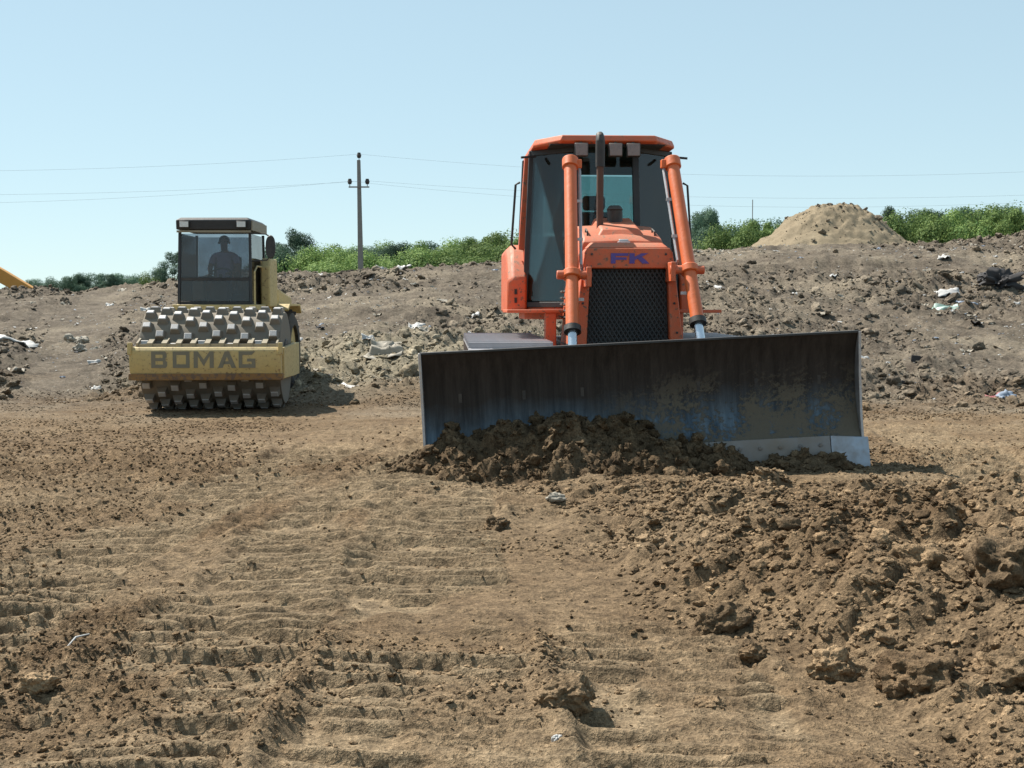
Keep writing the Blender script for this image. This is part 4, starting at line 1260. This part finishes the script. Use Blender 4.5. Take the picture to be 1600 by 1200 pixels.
# operator sitting in the roller cab ------------------------------------
def skin_body(name, pts, edges, rad, mat, parent, root=0, sub=2):
    me = bpy.data.meshes.new(name)
    me.from_pydata([tuple(p) for p in pts], edges, [])
    o = link_mesh(name, me, mat, parent)
    sk = o.modifiers.new('skin', 'SKIN')
    sv = me.skin_vertices[0].data
    for i, r_ in enumerate(rad):
        sv[i].radius = (r_, r_) if not isinstance(r_, tuple) else r_
        sv[i].use_root = (i == root)
    sk.use_smooth_shade = True
    ss = o.modifiers.new('subdivision', 'SUBSURF'); ss.levels = sub; ss.render_levels = sub
    return o


def flat_mat(name, c, rough=0.8):
    m, nt, out = new_mat(name)
    p = nd(nt, 'ShaderNodeBsdfPrincipled')
    tc = nd(nt, 'ShaderNodeTexCoord')
    n1 = noise_tex(nt, tc.outputs['Object'], 9.0, 4, 0.6)
    nt.links.new(mixc(nt, n1, tuple(k * 0.8 for k in c), tuple(min(1, k * 1.2) for k in c)), p.inputs['Base Color'])
    p.inputs['Roughness'].default_value = rough
    nt.links.new(p.outputs[0], out.inputs['Surface'])
    return m


M_SKIN = flat_mat('skin', (0.42, 0.24, 0.16), 0.6)
M_SHIRT = flat_mat('lilac_shirt', (0.72, 0.56, 0.74))
M_TROUSER = flat_mat('dark_trousers', (0.05, 0.05, 0.07))
M_HAIR = flat_mat('dark_hair', (0.03, 0.022, 0.018))
th = TB.rotation_euler.z + RL.rotation_euler.z
seat_w = Matrix.Translation(RL.location) @ Matrix.Rotation(RL.rotation_euler.z, 4, 'Z') @ Matrix.Translation(TB.location) @ Matrix.Rotation(TB.rotation_euler.z, 4, 'Z') @ Vector((-0.02, 0.70, 2.03))
pts = [(0, 0, 0), (0, 0.06, 0.17), (0, 0.07, 0.34), (0, 0.05, 0.47), (0, 0.02, 0.56), (0, -0.01, 0.63), (0, -0.02, 0.71), (0, -0.015, 0.79)]
edges = [(i, i + 1) for i in range(7)]
rad = [(0.15, 0.115), (0.145, 0.105), (0.165, 0.115), (0.12, 0.085), 0.052, 0.070, 0.088, 0.062]
pts += [(0, -0.115, 0.685)]; edges += [(6, 8)]; rad += [0.014]          # nose
for s in (-1, 1):
    b0 = len(pts)
    pts += [(s * 0.19, 0.05, 0.45), (s * 0.25, -0.04, 0.24), (s * 0.17, -0.30, 0.16), (s * 0.155, -0.37, 0.155), (s * 0.145, -0.43, 0.15)]
    rad += [0.062, 0.046, 0.032, (0.034, 0.022), (0.036, 0.018)]
    edges += [(3, b0), (b0, b0 + 1), (b0 + 1, b0 + 2), (b0 + 2, b0 + 3), (b0 + 3, b0 + 4)]
    for q in range(4):                                                    # four fingers curled over the rim, then the thumb
        c0 = len(pts)
        fx0 = s * (0.145 + (q - 1.5) * 0.019)
        ln = (0.030, 0.034, 0.032, 0.026)[q]
        pts += [(fx0, -0.455, 0.155), (fx0, -0.455 - ln, 0.145), (fx0, -0.455 - ln, 0.118)]
        rad += [0.0085, 0.008, 0.007]
        edges += [(b0 + 4, c0), (c0, c0 + 1), (c0 + 1, c0 + 2)]
    c0 = len(pts)
    pts += [(s * 0.115, -0.40, 0.148), (s * 0.105, -0.44, 0.135)]
    rad += [0.010, 0.009]
    edges += [(b0 + 3, c0), (c0, c0 + 1)]
    h0 = len(pts)
    pts += [(s * 0.10, -0.02, -0.02), (s * 0.15, -0.43, 0.02), (s * 0.15, -0.46, -0.36), (s * 0.15, -0.58, -0.40)]
    rad += [0.095, 0.066, 0.045, 0.04]
    edges += [(0, h0), (h0, h0 + 1), (h0 + 1, h0 + 2), (h0 + 2, h0 + 3)]
person = skin_body('person', pts, edges, rad, M_SKIN, None)
person.location = seat_w
person.rotation_euler = (0, 0, th)
tag(person, 'operator in a lilac shirt sitting behind the roller cab windscreen', 'person')
sp_ = [(0, 0, -0.02), (0, 0.06, 0.17), (0, 0.07, 0.34), (0, 0.05, 0.475), (0, 0.03, 0.53)]
se = [(0, 1), (1, 2), (2, 3), (3, 4)]; sr = [(0.162, 0.127), (0.158, 0.118), (0.178, 0.128), (0.132, 0.097), 0.062]
for s in (-1, 1):
    b0 = len(sp_)
    sp_ += [(s * 0.19, 0.05, 0.455), (s * 0.235, -0.015, 0.30)]; sr += [0.072, 0.060]; se += [(3, b0), (b0, b0 + 1)]
skin_body('shirt', sp_, se, sr, M_SHIRT, person)
tp = [(0, 0, -0.02)]; te = []; tr_ = [(0.158, 0.12)]
for s in (-1, 1):
    b0 = len(tp)
    tp += [(s * 0.10, -0.02, -0.02), (s * 0.15, -0.43, 0.02), (s * 0.15, -0.455, -0.32)]; tr_ += [0.105, 0.076, 0.06]; te += [(0, b0), (b0, b0 + 1), (b0 + 1, b0 + 2)]
skin_body('trousers', tp, te, tr_, M_TROUSER, person)
hb = bmesh.new(); bmesh.ops.create_icosphere(hb, subdivisions=3, radius=1.0)
for v in hb.verts:
    c = v.co.copy()
    v.co = Vector((c.x * 0.092, c.y * 0.102 + 0.012, 0.745 + c.z * 0.085))
    if c.y < -0.35 and c.z < 0.45: v.co.y = max(v.co.y, -0.05)
hm = bpy.data.meshes.new('hair'); hb.to_mesh(hm); hb.free()
for p in hm.polygons: p.use_smooth = True
link_mesh('hair', hm, M_HAIR, person)
for s in (-1, 1):
    MB().cyl((s * 0.034, -0.104, 0.715), (s * 0.034, -0.092, 0.715), 0.011, n=10).build('eye', M_HAIR, person)
    MB().cyl((s * 0.088, 0.005, 0.70), (s * 0.100, 0.012, 0.70), 0.026, 0.020, n=12).build('ear', M_SKIN, person)
MB().box((0, -0.094, 0.648), (0.045, 0.01, 0.009)).build('mouth', flat_mat('lips', (0.30, 0.12, 0.10)), person, bevel=0.003)

# ------------------------------------------------------------------ sand coloured mound behind the ridge
MY = 58.0
mc = px(1308, 390, MY)
na, nrad = 160, 60
rad_ = np.linspace(0, 1, nrad)
an_ = np.linspace(0, 2 * math.pi, na, endpoint=False)
MR, MA = np.meshgrid(rad_, an_, indexing='ij')
bw_ = 3.7 + 0.45 * np.cos(MA + 0.3) ** 2 + 0.7 * np.clip(-np.cos(MA), 0, 1)
MX = mc.x + MR * bw_ * np.cos(MA); MYY = MY + MR * bw_ * np.sin(MA)
q = np.clip(MR, 0, 1)
hgt = np.interp(q, [0, 0.22, 0.34, 0.60, 0.84, 1.0], [2.06, 2.05, 1.86, 1.0, 0.28, -0.4])
fxm, fym = MX.ravel(), MYY.ravel()
nz = (0.30 * fbm(fxm * 0.9, fym * 0.9, 501, 6, 0.68) + 0.06 * lumps(fxm, fym, 0.42, 510, 0.3) + 0.06 * lumps(fxm, fym, 0.2, 515, 0.5)).reshape(MX.shape)
MZ = mc.z - 0.28 + hgt + nz * (1 - 0.2 * q)
M_SAND = soil('mound_soil', 0.70)
nt = M_SAND.node_tree
for n_ in nt.nodes:
    if n_.type == 'BSDF_PRINCIPLED':
        lk = n_.inputs['Base Color'].links[0].from_socket
        nt.links.new(mixc(nt, 0.60, lk, (0.33, 0.262, 0.170)), n_.inputs['Base Color'])
        break
mound = link_mesh('earth_mound', grid_mesh('earth_mound', MX[:, ::1], MYY[:, ::1], MZ[:, ::1], wrap=True), M_SAND)
n = 900
ii = np.minimum((RNG.uniform(0, 1, n) ** 1.4 * (nrad - 6)).astype(int), nrad - 1); jj = RNG.integers(0, na, n)
s = np.minimum(0.030 * (RNG.pareto(2.4, n) * 0.7 + 0.5), 0.16)
scatter('mound_crumbs', CLODS, np.stack([MX[ii, jj], MYY[ii, jj], MZ[ii, jj] + s * 0.2], 1), np.stack([RNG.uniform(-1, 1, n), RNG.uniform(-1, 1, n), RNG.uniform(0, 6.28, n)], 1),
        np.stack([s * 1.2, s, s * 0.9], 1), RNG.integers(0, NV, n), 'grey brown clods lying on the pale earth mound', 'soil')
tag(mound, 'tall pale sandy heap of earth standing on the ridge right of the bulldozer', 'mound')

# ------------------------------------------------------------------ trees
def crown_mesh(name, seed, rx, rz, zc, clumps, per, leaf, mat, low=0.25):
    """leaf-sized faces lying over the outside of many clumps spread through the crown"""
    rr = np.random.default_rng(seed)
    unit = lambda a: a / np.linalg.norm(a, axis=-1, keepdims=True)
    d = unit(rr.normal(size=(clumps, 3)))
    k = rr.uniform(0.45, 1.0, (clumps, 1)) ** 0.6
    ctr = d * k * np.array([rx, rx, rz]) + np.array([0, 0, zc])
    ctr[:, 2] = np.where(ctr[:, 2] < low, low + rr.uniform(0, 0.4, clumps), ctr[:, 2])
    cr = rr.uniform(0.55, 1.0, clumps) * rx * 0.36
    n_ = clumps * per
    ctr = np.repeat(ctr, per, 0); cr = np.repeat(cr, per)[:, None]
    e = unit(rr.normal(size=(n_, 3)))
    p = ctr + e * cr * rr.uniform(0.55, 1.08, (n_, 1)) * np.array([1, 1, 0.85])
    nrm = unit(e * 1.3 + rr.normal(size=(n_, 3)) * 0.45 + np.array([0, 0, 0.3]))
    u = unit(np.cross(nrm, rr.normal(size=(n_, 3)))); w = np.cross(nrm, u)
    sz = leaf * rr.uniform(0.6, 1.3, (n_, 1))
    V = np.stack([p - u * sz, p + w * sz * 0.55, p + u * sz, p - w * sz * 0.55], 1).reshape(-1, 3)
    me = bpy.data.meshes.new(name)
    me.vertices.add(len(V)); me.vertices.foreach_set('co', V.astype(np.float32).ravel())
    me.loops.add(len(V)); me.loops.foreach_set('vertex_index', np.arange(len(V), dtype=np.int32))
    me.polygons.add(n_); me.polygons.foreach_set('loop_start', np.arange(0, len(V), 4, dtype=np.int32))
    me.update(calc_edges=True)
    me.materials.append(mat)
    return me


def trunk_mesh(seed, h, r0):
    rr = random.Random(seed)
    m = MB()
    top = Vector((rr.uniform(-0.3, 0.3), rr.uniform(-0.3, 0.3), h))
    m.tube([(0, 0, -0.6), (0.05, 0, h * 0.35), top * 0.7, top], [r0 * 1.2, r0, r0 * 0.65, r0 * 0.2], 8)
    for k in range(6):
        z = h * rr.uniform(0.3, 0.75); t = rr.uniform(0, 6.28); l = h * rr.uniform(0.25, 0.4)
        a = Vector((0.03, 0, z)); b = a + Vector((math.cos(t) * l, math.sin(t) * l, l * 0.8))
        m.tube([a, (a + b) / 2 + Vector((0, 0, 0.1)), b], [r0 * 0.5, r0 * 0.32, r0 * 0.1], 6)
    me = m.mesh('trunk'); me.materials.append(M_BARK)
    return me


# prototypes with unit height about 6 m: tall dark, round light, low bushy, slim
PROTO = []
for i, (rx, rz, zc, cl, per, leaf, mat) in enumerate([
        (2.1, 2.7, 3.6, 60, 500, 0.060, M_LEAF_D), (1.9, 2.5, 3.8, 50, 500, 0.060, M_LEAF_D), (2.4, 2.1, 2.9, 66, 500, 0.062, M_LEAF_D),
        (2.3, 2.0, 2.7, 66, 500, 0.062, M_LEAF_L), (2.6, 1.8, 2.4, 70, 500, 0.062, M_LEAF_L), (2.0, 2.3, 3.0, 60, 500, 0.060, M_LEAF_L)]):
    PROTO.append((crown_mesh('crown', 700 + i, rx, rz, zc, cl, per, leaf, mat), trunk_mesh(750 + i, zc + rz * 0.2, 0.13), zc + rz * 0.93))


def tree(ix, top_y, Y, kind, label, group, wide=1.0):
    cm, tm, hh = PROTO[kind]
    p = px(ix, top_y, Y)
    g = max(-0.5, float(smooth_height(np.array([p.x]), np.array([Y]))[0]) if Y < 140 else 0.2)
    k = (p.z - g) / hh
    t = empty('tree', (p.x, Y, g), random.uniform(0, 6.28))
    t.scale = (k * wide, k * wide, k)
    link_mesh('trunk', tm, M_BARK, t)
    link_mesh('crown', cm, None, t)
    tag(t, label, 'tree', group)
    return t


ORD = ('first', 'second', 'third', 'fourth', 'fifth', 'sixth', 'seventh', 'eighth', 'ninth')
# far left, small and dark
G_FL = 'far dark trees at the left of the horizon'
tree(58, 438, 170, 2, 'small dark tree right beside the yellow boom at the far left', G_FL, 0.9)
tree(20, 444, 175, 1, 'small dark tree behind the yellow boom at the left edge', G_FL, 1.1)
for k, (ix, ty) in enumerate(((100, 434), (122, 431), (146, 429), (168, 431), (190, 430), (205, 434))):
    tree(ix, ty, 165 + 4 * (k % 3), (2, 0, 2, 1, 2, 0)[k], ORD[k] + ' dark tree from the left in the low far clump left of the roller', G_FL, 1.05)
tree(270, 398, 100, 1, 'dark tree half hidden behind the left side of the roller cab', 'trees beside the roller', 0.9)
tree(250, 428, 104, 4, 'low green bush left of the roller cab', 'trees beside the roller', 0.8)
tree(458, 366, 100, 0, 'tallest dark tree just right of the roller mirror', 'trees beside the roller', 0.75)
tree(438, 388, 98, 2, 'dark round tree directly behind the roller mirror', 'trees beside the roller', 0.9)
tree(484, 390, 102, 1, 'dark tree between the tallest tree and the utility pole', 'trees beside the roller', 0.9)
G_M = 'green hedge of trees between roller and bulldozer'
for k, (ix, ty) in enumerate(((505, 393), (528, 391), (552, 394), (578, 390), (602, 388), (628, 385), (655, 387), (680, 383), (705, 384))):
    tree(ix, ty, 96 + (k * 7 % 5) * 3, (4, 3, 4, 2, 4, 0, 3, 2, 4)[k], ORD[k] + ' green tree from the left in the hedge between roller and bulldozer', G_M, 0.95)
for k, (ix, ty) in enumerate(((728, 381), (752, 377), (778, 375), (800, 372), (826, 376))):
    tree(ix, ty, 92 + (k % 2) * 4, (3, 5, 3, 4, 5)[k], ORD[k] + ' light green tree from the left in the hedge just beside the bulldozer', 'light green trees left of the bulldozer', 0.95)
for k, (ix, ty) in enumerate(((640, 398), (700, 396), (760, 392), (560, 402))):
    tree(ix, ty, 84, 4, ('low bush in front of the hedge below its middle', 'low bush in front of the hedge, second from the bulldozer', 'low bush in front of the hedge nearest the bulldozer', 'low bush at the foot of the utility pole')[k], 'low bushes in front of the hedge', 1.1)
G_R = 'dark trees right of the bulldozer'
tree(1112, 334, 100, 0, 'tall dark tree with ragged top right of the bulldozer', G_R, 0.7)
tree(1090, 338, 103, 1, 'tall dark tree touching the right lift cylinder of the bulldozer', G_R, 0.75)
tree(1132, 358, 98, 2, 'shorter dark tree right of the ragged topped tree', G_R, 0.7)
for k, (ix, ty) in enumerate(((1152, 360), (1170, 356), (1192, 352), (1212, 348))):
    tree(ix, ty, 94 + 3 * (k % 2), (4, 3, 5, 2)[k], ORD[k] + ' light green tree from the left between the bulldozer and the pale mound', 'light trees left of the mound', 0.75)
tree(1396, 330, 108, 1, 'dark tree rising just right of the pale earth mound', 'dark trees behind the right hedge', 0.7)
for k, (ix, ty) in enumerate(((1425, 336), (1455, 337), (1485, 334), (1515, 331), (1545, 330), (1575, 333), (1605, 331), (1635, 332))):
    tree(ix, ty, 116 + 3 * (k % 3), (2, 0, 2, 1, 2, 0, 2, 1)[k], ORD[k] + ' dark tree from the mound in the back row on the right', 'dark trees behind the right hedge', 0.85)
for k, (ix, ty) in enumerate(((1418, 344), (1442, 341), (1468, 344), (1494, 342), (1520, 338), (1548, 335), (1574, 337), (1600, 334), (1628, 336))):
    tree(ix, ty, 92 + 4 * (k % 3), (4, 3, 5, 3, 4, 3, 5, 4, 3)[k], ORD[k] + ' light green tree from the mound in the front row on the right', 'light trees right of the mound', 0.85)

# ------------------------------------------------------------------ power line
PY = 80.0
pt = px(561, 250, PY); pbx = px(564, 425, PY)


def pole(x, label, y=PY):
    zt = pt.z
    r_ = empty('utility_pole', (x, y, 0.2))
    tag(r_, label, 'utility pole', 'utility poles of the power line')
    h = zt - 0.2
    MB().loft([[(a * 0.19 + 0.10, b * 0.16, 0) for a, b in ((-1, -1), (1, -1), (1, 1), (-1, 1))], [(a * 0.10 - 0.02, b * 0.09, h) for a, b in ((-1, -1), (1, -1), (1, 1), (-1, 1))]]).build('shaft', M_CONC, r_, bevel=0.02)
    zc = h - 1.62
    MB().bar((-0.62, -0.12, zc), (0.62, -0.12, zc), 0.07, 0.08).build('crossarm', M_CONC, r_)
    for q, z in ((-0.55, zc + 0.05), (0.50, zc + 0.05), (0.0, h)):
        MB().cyl((q, -0.12 if q else 0, z), (q, -0.12 if q else 0, z + 0.13), 0.022, n=8).build('insulator_pin', M_BLACK, r_)
        MB().cyl((q, -0.12 if q else 0, z + 0.12), (q, -0.12 if q else 0, z + 0.24), 0.10, 0.13, n=14).cyl((q, -0.12 if q else 0, z + 0.24), (q, -0.12 if q else 0, z + 0.44), 0.15, 0.09, n=14).build('insulator', M_BLACK, r_)
    return zt, zt - 1.62 + 0.35


span = 58.0
zt, zs = pole(pt.x, 'slim grey concrete utility pole with one crossarm between the machines')
pole(pt.x - span, 'utility pole of the same line beyond the left edge of the picture', PY - 16)
pole(pt.x + span, 'utility pole of the same line beyond the right edge of the picture', PY - 4)
for q, (dx, z, sag, lab) in enumerate(((0.0, zt + 0.35, 1.5, 'topmost thin wire of the power line across the sky'), (-0.55, zs, 1.7, 'lower thin wire on the left side of the crossarm'), (0.50, zs + 0.02, 1.2, 'lower thin wire on the right side of the crossarm'))):
    pp = []
    for s0, s1, ya, yb, dz0 in ((-1, 0, PY - 16, PY, -0.6), (0, 1, PY, PY - 4, 0)):
        for k in range(25):
            t = k / 24
            xx = pt.x + dx + span * (s0 + t * (s1 - s0))
            zz = z + (dz0 * (1 - t)) - 4 * sag * t * (1 - t)
            if pp and k == 0: continue
            pp.append((xx, ya + (yb - ya) * t - (0.12 if dx else 0), zz))
    tag(MB().tube(pp, 0.0045, 5).build('power_line', M_WIRE, None), lab, 'wire', 'wires of the power line')

# far lattice mast right of the bulldozer
mb_ = px(1176, 312, 300)
mast = empty('lattice_mast', (mb_.x, 300, 0.2))
tag(mast, 'thin distant lattice mast rising above the trees left of the mound', 'mast')
hm_ = mb_.z - 0.2
def mw(z): return 0.75 - 0.45 * z / hm_
for a, b in ((-1, -1), (1, -1), (1, 1), (-1, 1)):
    MB().bar((a * mw(0), b * mw(0), 0), (a * mw(hm_ * 0.8), b * mw(hm_ * 0.8), hm_ * 0.8), 0.16, 0.16).build('mast_leg', M_CONC, mast)
nb = 14
for k in range(nb):
    z0, z1 = hm_ * 0.8 * k / nb, hm_ * 0.8 * (k + 1) / nb
    for (a0, b0), (a1, b1) in (((-1, -1), (1, -1)), ((1, 1), (-1, 1)), ((1, -1), (1, 1)), ((-1, 1), (-1, -1))):
        MB().bar((a0 * mw(z0), b0 * mw(z0), z0), (a1 * mw(z1), b1 * mw(z1), z1), 0.09, 0.09).build('mast_brace', M_CONC, mast)
MB().bar((0, 0, hm_ * 0.8), (0, 0, hm_), 0.16, 0.16).build('antenna', M_CONC, mast)
MB().box((0, -0.5, hm_ * 0.62), (1.3, 0.4, 0.9)).build('antenna_panel', M_CONC, mast)

# ------------------------------------------------------------------ excavator far left, only its boom in view
EXY = 56.0
e1 = px(-60, 396, EXY); e2 = px(80, 474, EXY)
exr = empty('excavator', (e1.x - 2.6, EXY, 0.6))
tag(exr, 'orange yellow excavator boom reaching over the ridge at the left edge', 'excavator')
l1 = e1 - exr.location; l2 = e2 - exr.location
base_z = 2.0
def boom_sec(p, hgt_, w=0.42):
    return [(p[0], -w / 2, p[1] - hgt_ / 2), (p[0], w / 2, p[1] - hgt_ / 2), (p[0], w / 2, p[1] + hgt_ / 2), (p[0], -w / 2, p[1] + hgt_ / 2)]
MB().loft([boom_sec((0.9, base_z - 0.3), 0.45), boom_sec((1.6, l1.z * 0.93), 0.62), boom_sec((l1.x, l1.z), 0.66), boom_sec(((l1.x + l2.x) / 2, (l1.z + l2.z) / 2), 0.62), boom_sec((l2.x + 0.1, l2.z - 0.05), 0.42)]).build('boom', M_EXCAV, exr, bevel=0.03)
MB().loft([boom_sec((l2.x - 0.35, l2.z + 0.05), 0.35, 0.3), boom_sec((l2.x + 0.1, l2.z - 0.25), 0.5, 0.3), boom_sec((l2.x - 0.9, l2.z - 1.3), 0.25, 0.3)]).build('arm', M_EXCAV, exr, bevel=0.02)
MB().prism_y([(l2.x - 1.1, l2.z - 1.2), (l2.x - 0.7, l2.z - 1.3), (l2.x - 0.75, l2.z - 1.75), (l2.x - 1.3, l2.z - 1.85), (l2.x - 1.6, l2.z - 1.5)], -0.45, 0.45).build('bucket', M_BLACK, exr, bevel=0.02)
MB().box((-0.6, 0, 1.35), (3.4, 2.4, 1.1)).build('upper_body', M_EXCAV, exr, bevel=0.08)
MB().box((0.35, -0.75, 2.3), (1.3, 0.9, 1.4)).build('cab', M_TRIM, exr, bevel=0.08)
for s in (-1, 1):
    MB().prism_y([(-1.9, 0.2), (-1.6, -0.25), (1.6, -0.25), (1.9, 0.2), (1.6, 0.65), (-1.6, 0.65)], s * 1.1 - 0.25, s * 1.1 + 0.25).build('track', M_BLACK, exr, bevel=0.04)

# ------------------------------------------------------------------ litter and debris on the slope
def hit(ix, iy):
    """where the line of sight through a pixel meets the ground"""
    lo, hi = 3.0, 52.0
    ys = np.linspace(lo, hi, 500)
    P = [px(ix, iy, float(v)) for v in ys]
    H_ = smooth_height(np.array([p.x for p in P]), ys)
    for p, h_ in zip(P, H_):
        if p.z <= h_: return p
    return P[-1]


M_WHITE = flat_mat('white_litter', (0.42, 0.41, 0.39), 0.7)
M_PALE = flat_mat('pale_litter', (0.30, 0.27, 0.22), 0.8)
M_GREENP = flat_mat('green_sheet', (0.27, 0.38, 0.33), 0.5)
M_BLUEP = flat_mat('blue_litter', (0.17, 0.21, 0.27), 0.6)
M_REDP = flat_mat('red_litter', (0.28, 0.08, 0.08), 0.6)
M_DARKD = flat_mat('dark_debris', (0.035, 0.032, 0.032), 0.8)
M_STONE = flat_mat('pale_stone', (0.28, 0.25, 0.20), 0.9)


def sheet_mesh(seed, mat):
    rr = np.random.default_rng(seed)
    n_ = 9
    u = np.linspace(-0.5, 0.5, n_)
    X, Y = np.meshgrid(u, u)
    Z = 0.55 * fbm(X.ravel() * 3 + seed, Y.ravel() * 3, 900 + seed, 3).reshape(X.shape) + 0.10
    X = X + 0.12 * fbm(Y.ravel() * 4 + seed, X.ravel() * 4, 940 + seed, 2).reshape(X.shape)
    Y = Y * (0.6 + 0.3 * rr.uniform()) + 0.15 * X * rr.uniform(-1, 1)
    me = grid_mesh('litter', X, Y, Z)
    me.materials.append(mat)
    return me


def put_sheet(ix, iy, size, mat, label, cat='litter', name='litter_scrap', group=None, seed=None, me=None, up=0.02, w=1.0):
    p = hit(ix, iy)
    me = me or sheet_mesh(seed if seed is not None else random.randint(0, 9999), mat)
    o = link_mesh(name, me, mat)
    o.location = (p.x, p.y, gz(p.x, p.y) + up)
    o.scale = (size * w, size, size * 0.8)
    o.rotation_euler = (R(random.uniform(5, 35)), R(random.uniform(-15, 15)), R(random.uniform(-40, 40)))
    sol = o.modifiers.new('thickness', 'SOLIDIFY'); sol.thickness = 0.02
    tag(o, label, cat, group)
    return o


put_sheet(1477, 493, 0.50, M_GREENP, 'pale green plastic sheet lying on the slope right of the blade', 'plastic sheet', 'plastic_sheet', seed=3, w=1.4)
put_sheet(1480, 464, 0.50, M_WHITE, 'crumpled whitish rag above the pale green sheet', 'rag', 'rag', seed=4, w=1.3)
put_sheet(1548, 628, 0.30, M_REDP, 'red scrap of plastic at the foot of the slope on the far right', seed=5)
put_sheet(1572, 630, 0.30, M_BLUEP, 'bluish scrap just right of the red scrap', seed=6)
put_sheet(652, 524, 0.42, M_WHITE, 'white bundle of litter beside the left end of the blade', seed=7)
put_sheet(662, 515, 0.32, M_BLUEP, 'blue grey scrap just behind the white bundle near the blade', seed=8)
put_sheet(608, 552, 0.55, M_PALE, 'folded pale sheet lying left of the blade', 'sheet', seed=9, w=1.4)
put_sheet(600, 572, 0.50, M_PALE, 'pale patch of cardboard below the folded sheet left of the blade', 'cardboard', 'cardboard', seed=10, w=1.5)
put_sheet(545, 604, 0.35, M_WHITE, 'white scrap on the flat ground between roller and blade', seed=12, w=1.6)
put_sheet(1475, 415, 0.35, M_WHITE, 'white scrap high on the slope below the right hedge', seed=13)
put_sheet(632, 428, 0.45, M_WHITE, 'white scrap on the ridge crest left of the bulldozer', seed=14)
put_sheet(740, 497, 0.30, M_WHITE, 'small white scrap on the slope between hedge and blade', seed=15)
put_sheet(30, 556, 0.45, M_WHITE, 'long white strip lying at the left edge of the slope', seed=16, w=1.8)
put_sheet(22, 582, 0.35, M_PALE, 'pale scrap below the long white strip at the left edge', seed=17)
put_sheet(150, 608, 0.18, M_WHITE, 'tiny white scrap left of the roller drum', seed=18)


def put_rock(ix, iy, size, mat, label, cat, name, seed, sc=(1, 1, 1), group=None, box=False, rough=0.4):
    p = hit(ix, iy)
    if box:
        o = MB().box((0, 0, 0), (2, 1.2, 1)).build(name, mat, None, bevel=0.06)
    else:
        o = link_mesh(name, clod_mesh(name, seed, 4, 0.8, mat, rough), mat)
    o.location = (p.x, p.y, gz(p.x, p.y) + size * sc[2] * 0.4)
    o.scale = (size * sc[0], size * sc[1], size * sc[2])
    o.rotation_euler = (R(random.uniform(-8, 8)), R(random.uniform(-8, 8)), R(random.uniform(-25, 25)))
    tag(o, label, cat, group)
    return o


put_rock(1562, 455, 0.40, M_DARKD, 'black burnt heap of rubbish high on the right of the slope', 'rubbish heap', 'rubbish_heap', 21, (1.1, 0.8, 1.0), rough=1.1)
put_rock(1540, 450, 0.24, M_DARKD, 'smaller dark lump at the left foot of the black burnt heap', 'rubbish', 'rubbish_lump', 22)
put_rock(1435, 575, 0.15, M_DARKD, 'short dark block lying on the flat right of the blade', 'block', 'dark_block', 23, (1, 0.8, 0.9), box=True)
put_rock(1430, 606, 0.20, M_DARKD, 'long flat dark plank in front of the short dark block', 'plank', 'plank', 24, (1.5, 0.6, 0.28), box=True)
for k, (ix, iy) in enumerate(((112, 532), (128, 534), (124, 548))):
    put_rock(ix, iy, 0.17, M_STONE, ('left pale stone of the three above the left wheel path', 'right pale stone of the three above the left wheel path', 'lowest pale stone of the three above the left wheel path')[k], 'stone', 'stone', 30 + k, group='pale stones left of the roller')
put_rock(868, 792, 0.05, M_STONE, 'small pale yellow stone lying below the middle of the heap', 'stone', 'stone', 40, (1.5, 1, 1.0))
put_rock(835, 735, 0.09, M_STONE, 'pale upright stone in the foot of the dark heap', 'stone', 'stone', 41, (0.8, 0.7, 1.3))
put_rock(870, 1185, 0.022, M_WHITE, 'small white stone at the bottom centre edge', 'stone', 'stone', 42, (0.9, 0.7, 1.2))
MB_s = MB().tube([(0, 0, 0.0), (0.02, 0.06, 0.03), (0.05, 0.16, 0.02)], [0.004, 0.005, 0.003], 6).build('straw_stalk', M_WHITE, None)
p = hit(112, 1028); MB_s.location = (p.x - 0.02, p.y, gz(p.x, p.y) + 0.015)
tag(MB_s, 'short white straw lying on the bare ground in the lower left', 'straw')

# countless small pale scraps over the old fill
SCR = [sheet_mesh(60 + i, m) for i, m in enumerate((M_WHITE, M_PALE, M_PALE, M_WHITE, M_STONE, M_BLUEP, M_DARKD, M_STONE))]
n = 22000
r = np.exp(RNG.uniform(math.log(26), math.log(54), n)); a = RNG.uniform(-R(26), R(26), n)
x = r * np.sin(a); y = APEX_Y + r * np.cos(a)
k = (RNG.uniform(0, 1, n) < np.clip(0.35 + 1.3 * fbm(x * 0.12, y * 0.12, 601, 2), 0.1, 1)) & (y > 22.5)
x, y, r = x[k], y[k], r[k]; n = len(x)
s = 0.0011 * r * (RNG.pareto(2.3, n) * 0.55 + 0.5)
s = np.minimum(s, 0.26)
scatter('scattered_litter', SCR, np.stack([x, y, height(x, y) + 0.02], 1),
        np.stack([RNG.uniform(0.0, 0.6, n), RNG.uniform(-0.3, 0.3, n), RNG.uniform(-1, 1, n)], 1),
        np.stack([s * RNG.uniform(0.8, 1.8, n), s, s * 0.8], 1), RNG.integers(0, len(SCR), n),
        'small pale scraps of litter scattered over the old fill slope', 'litter')
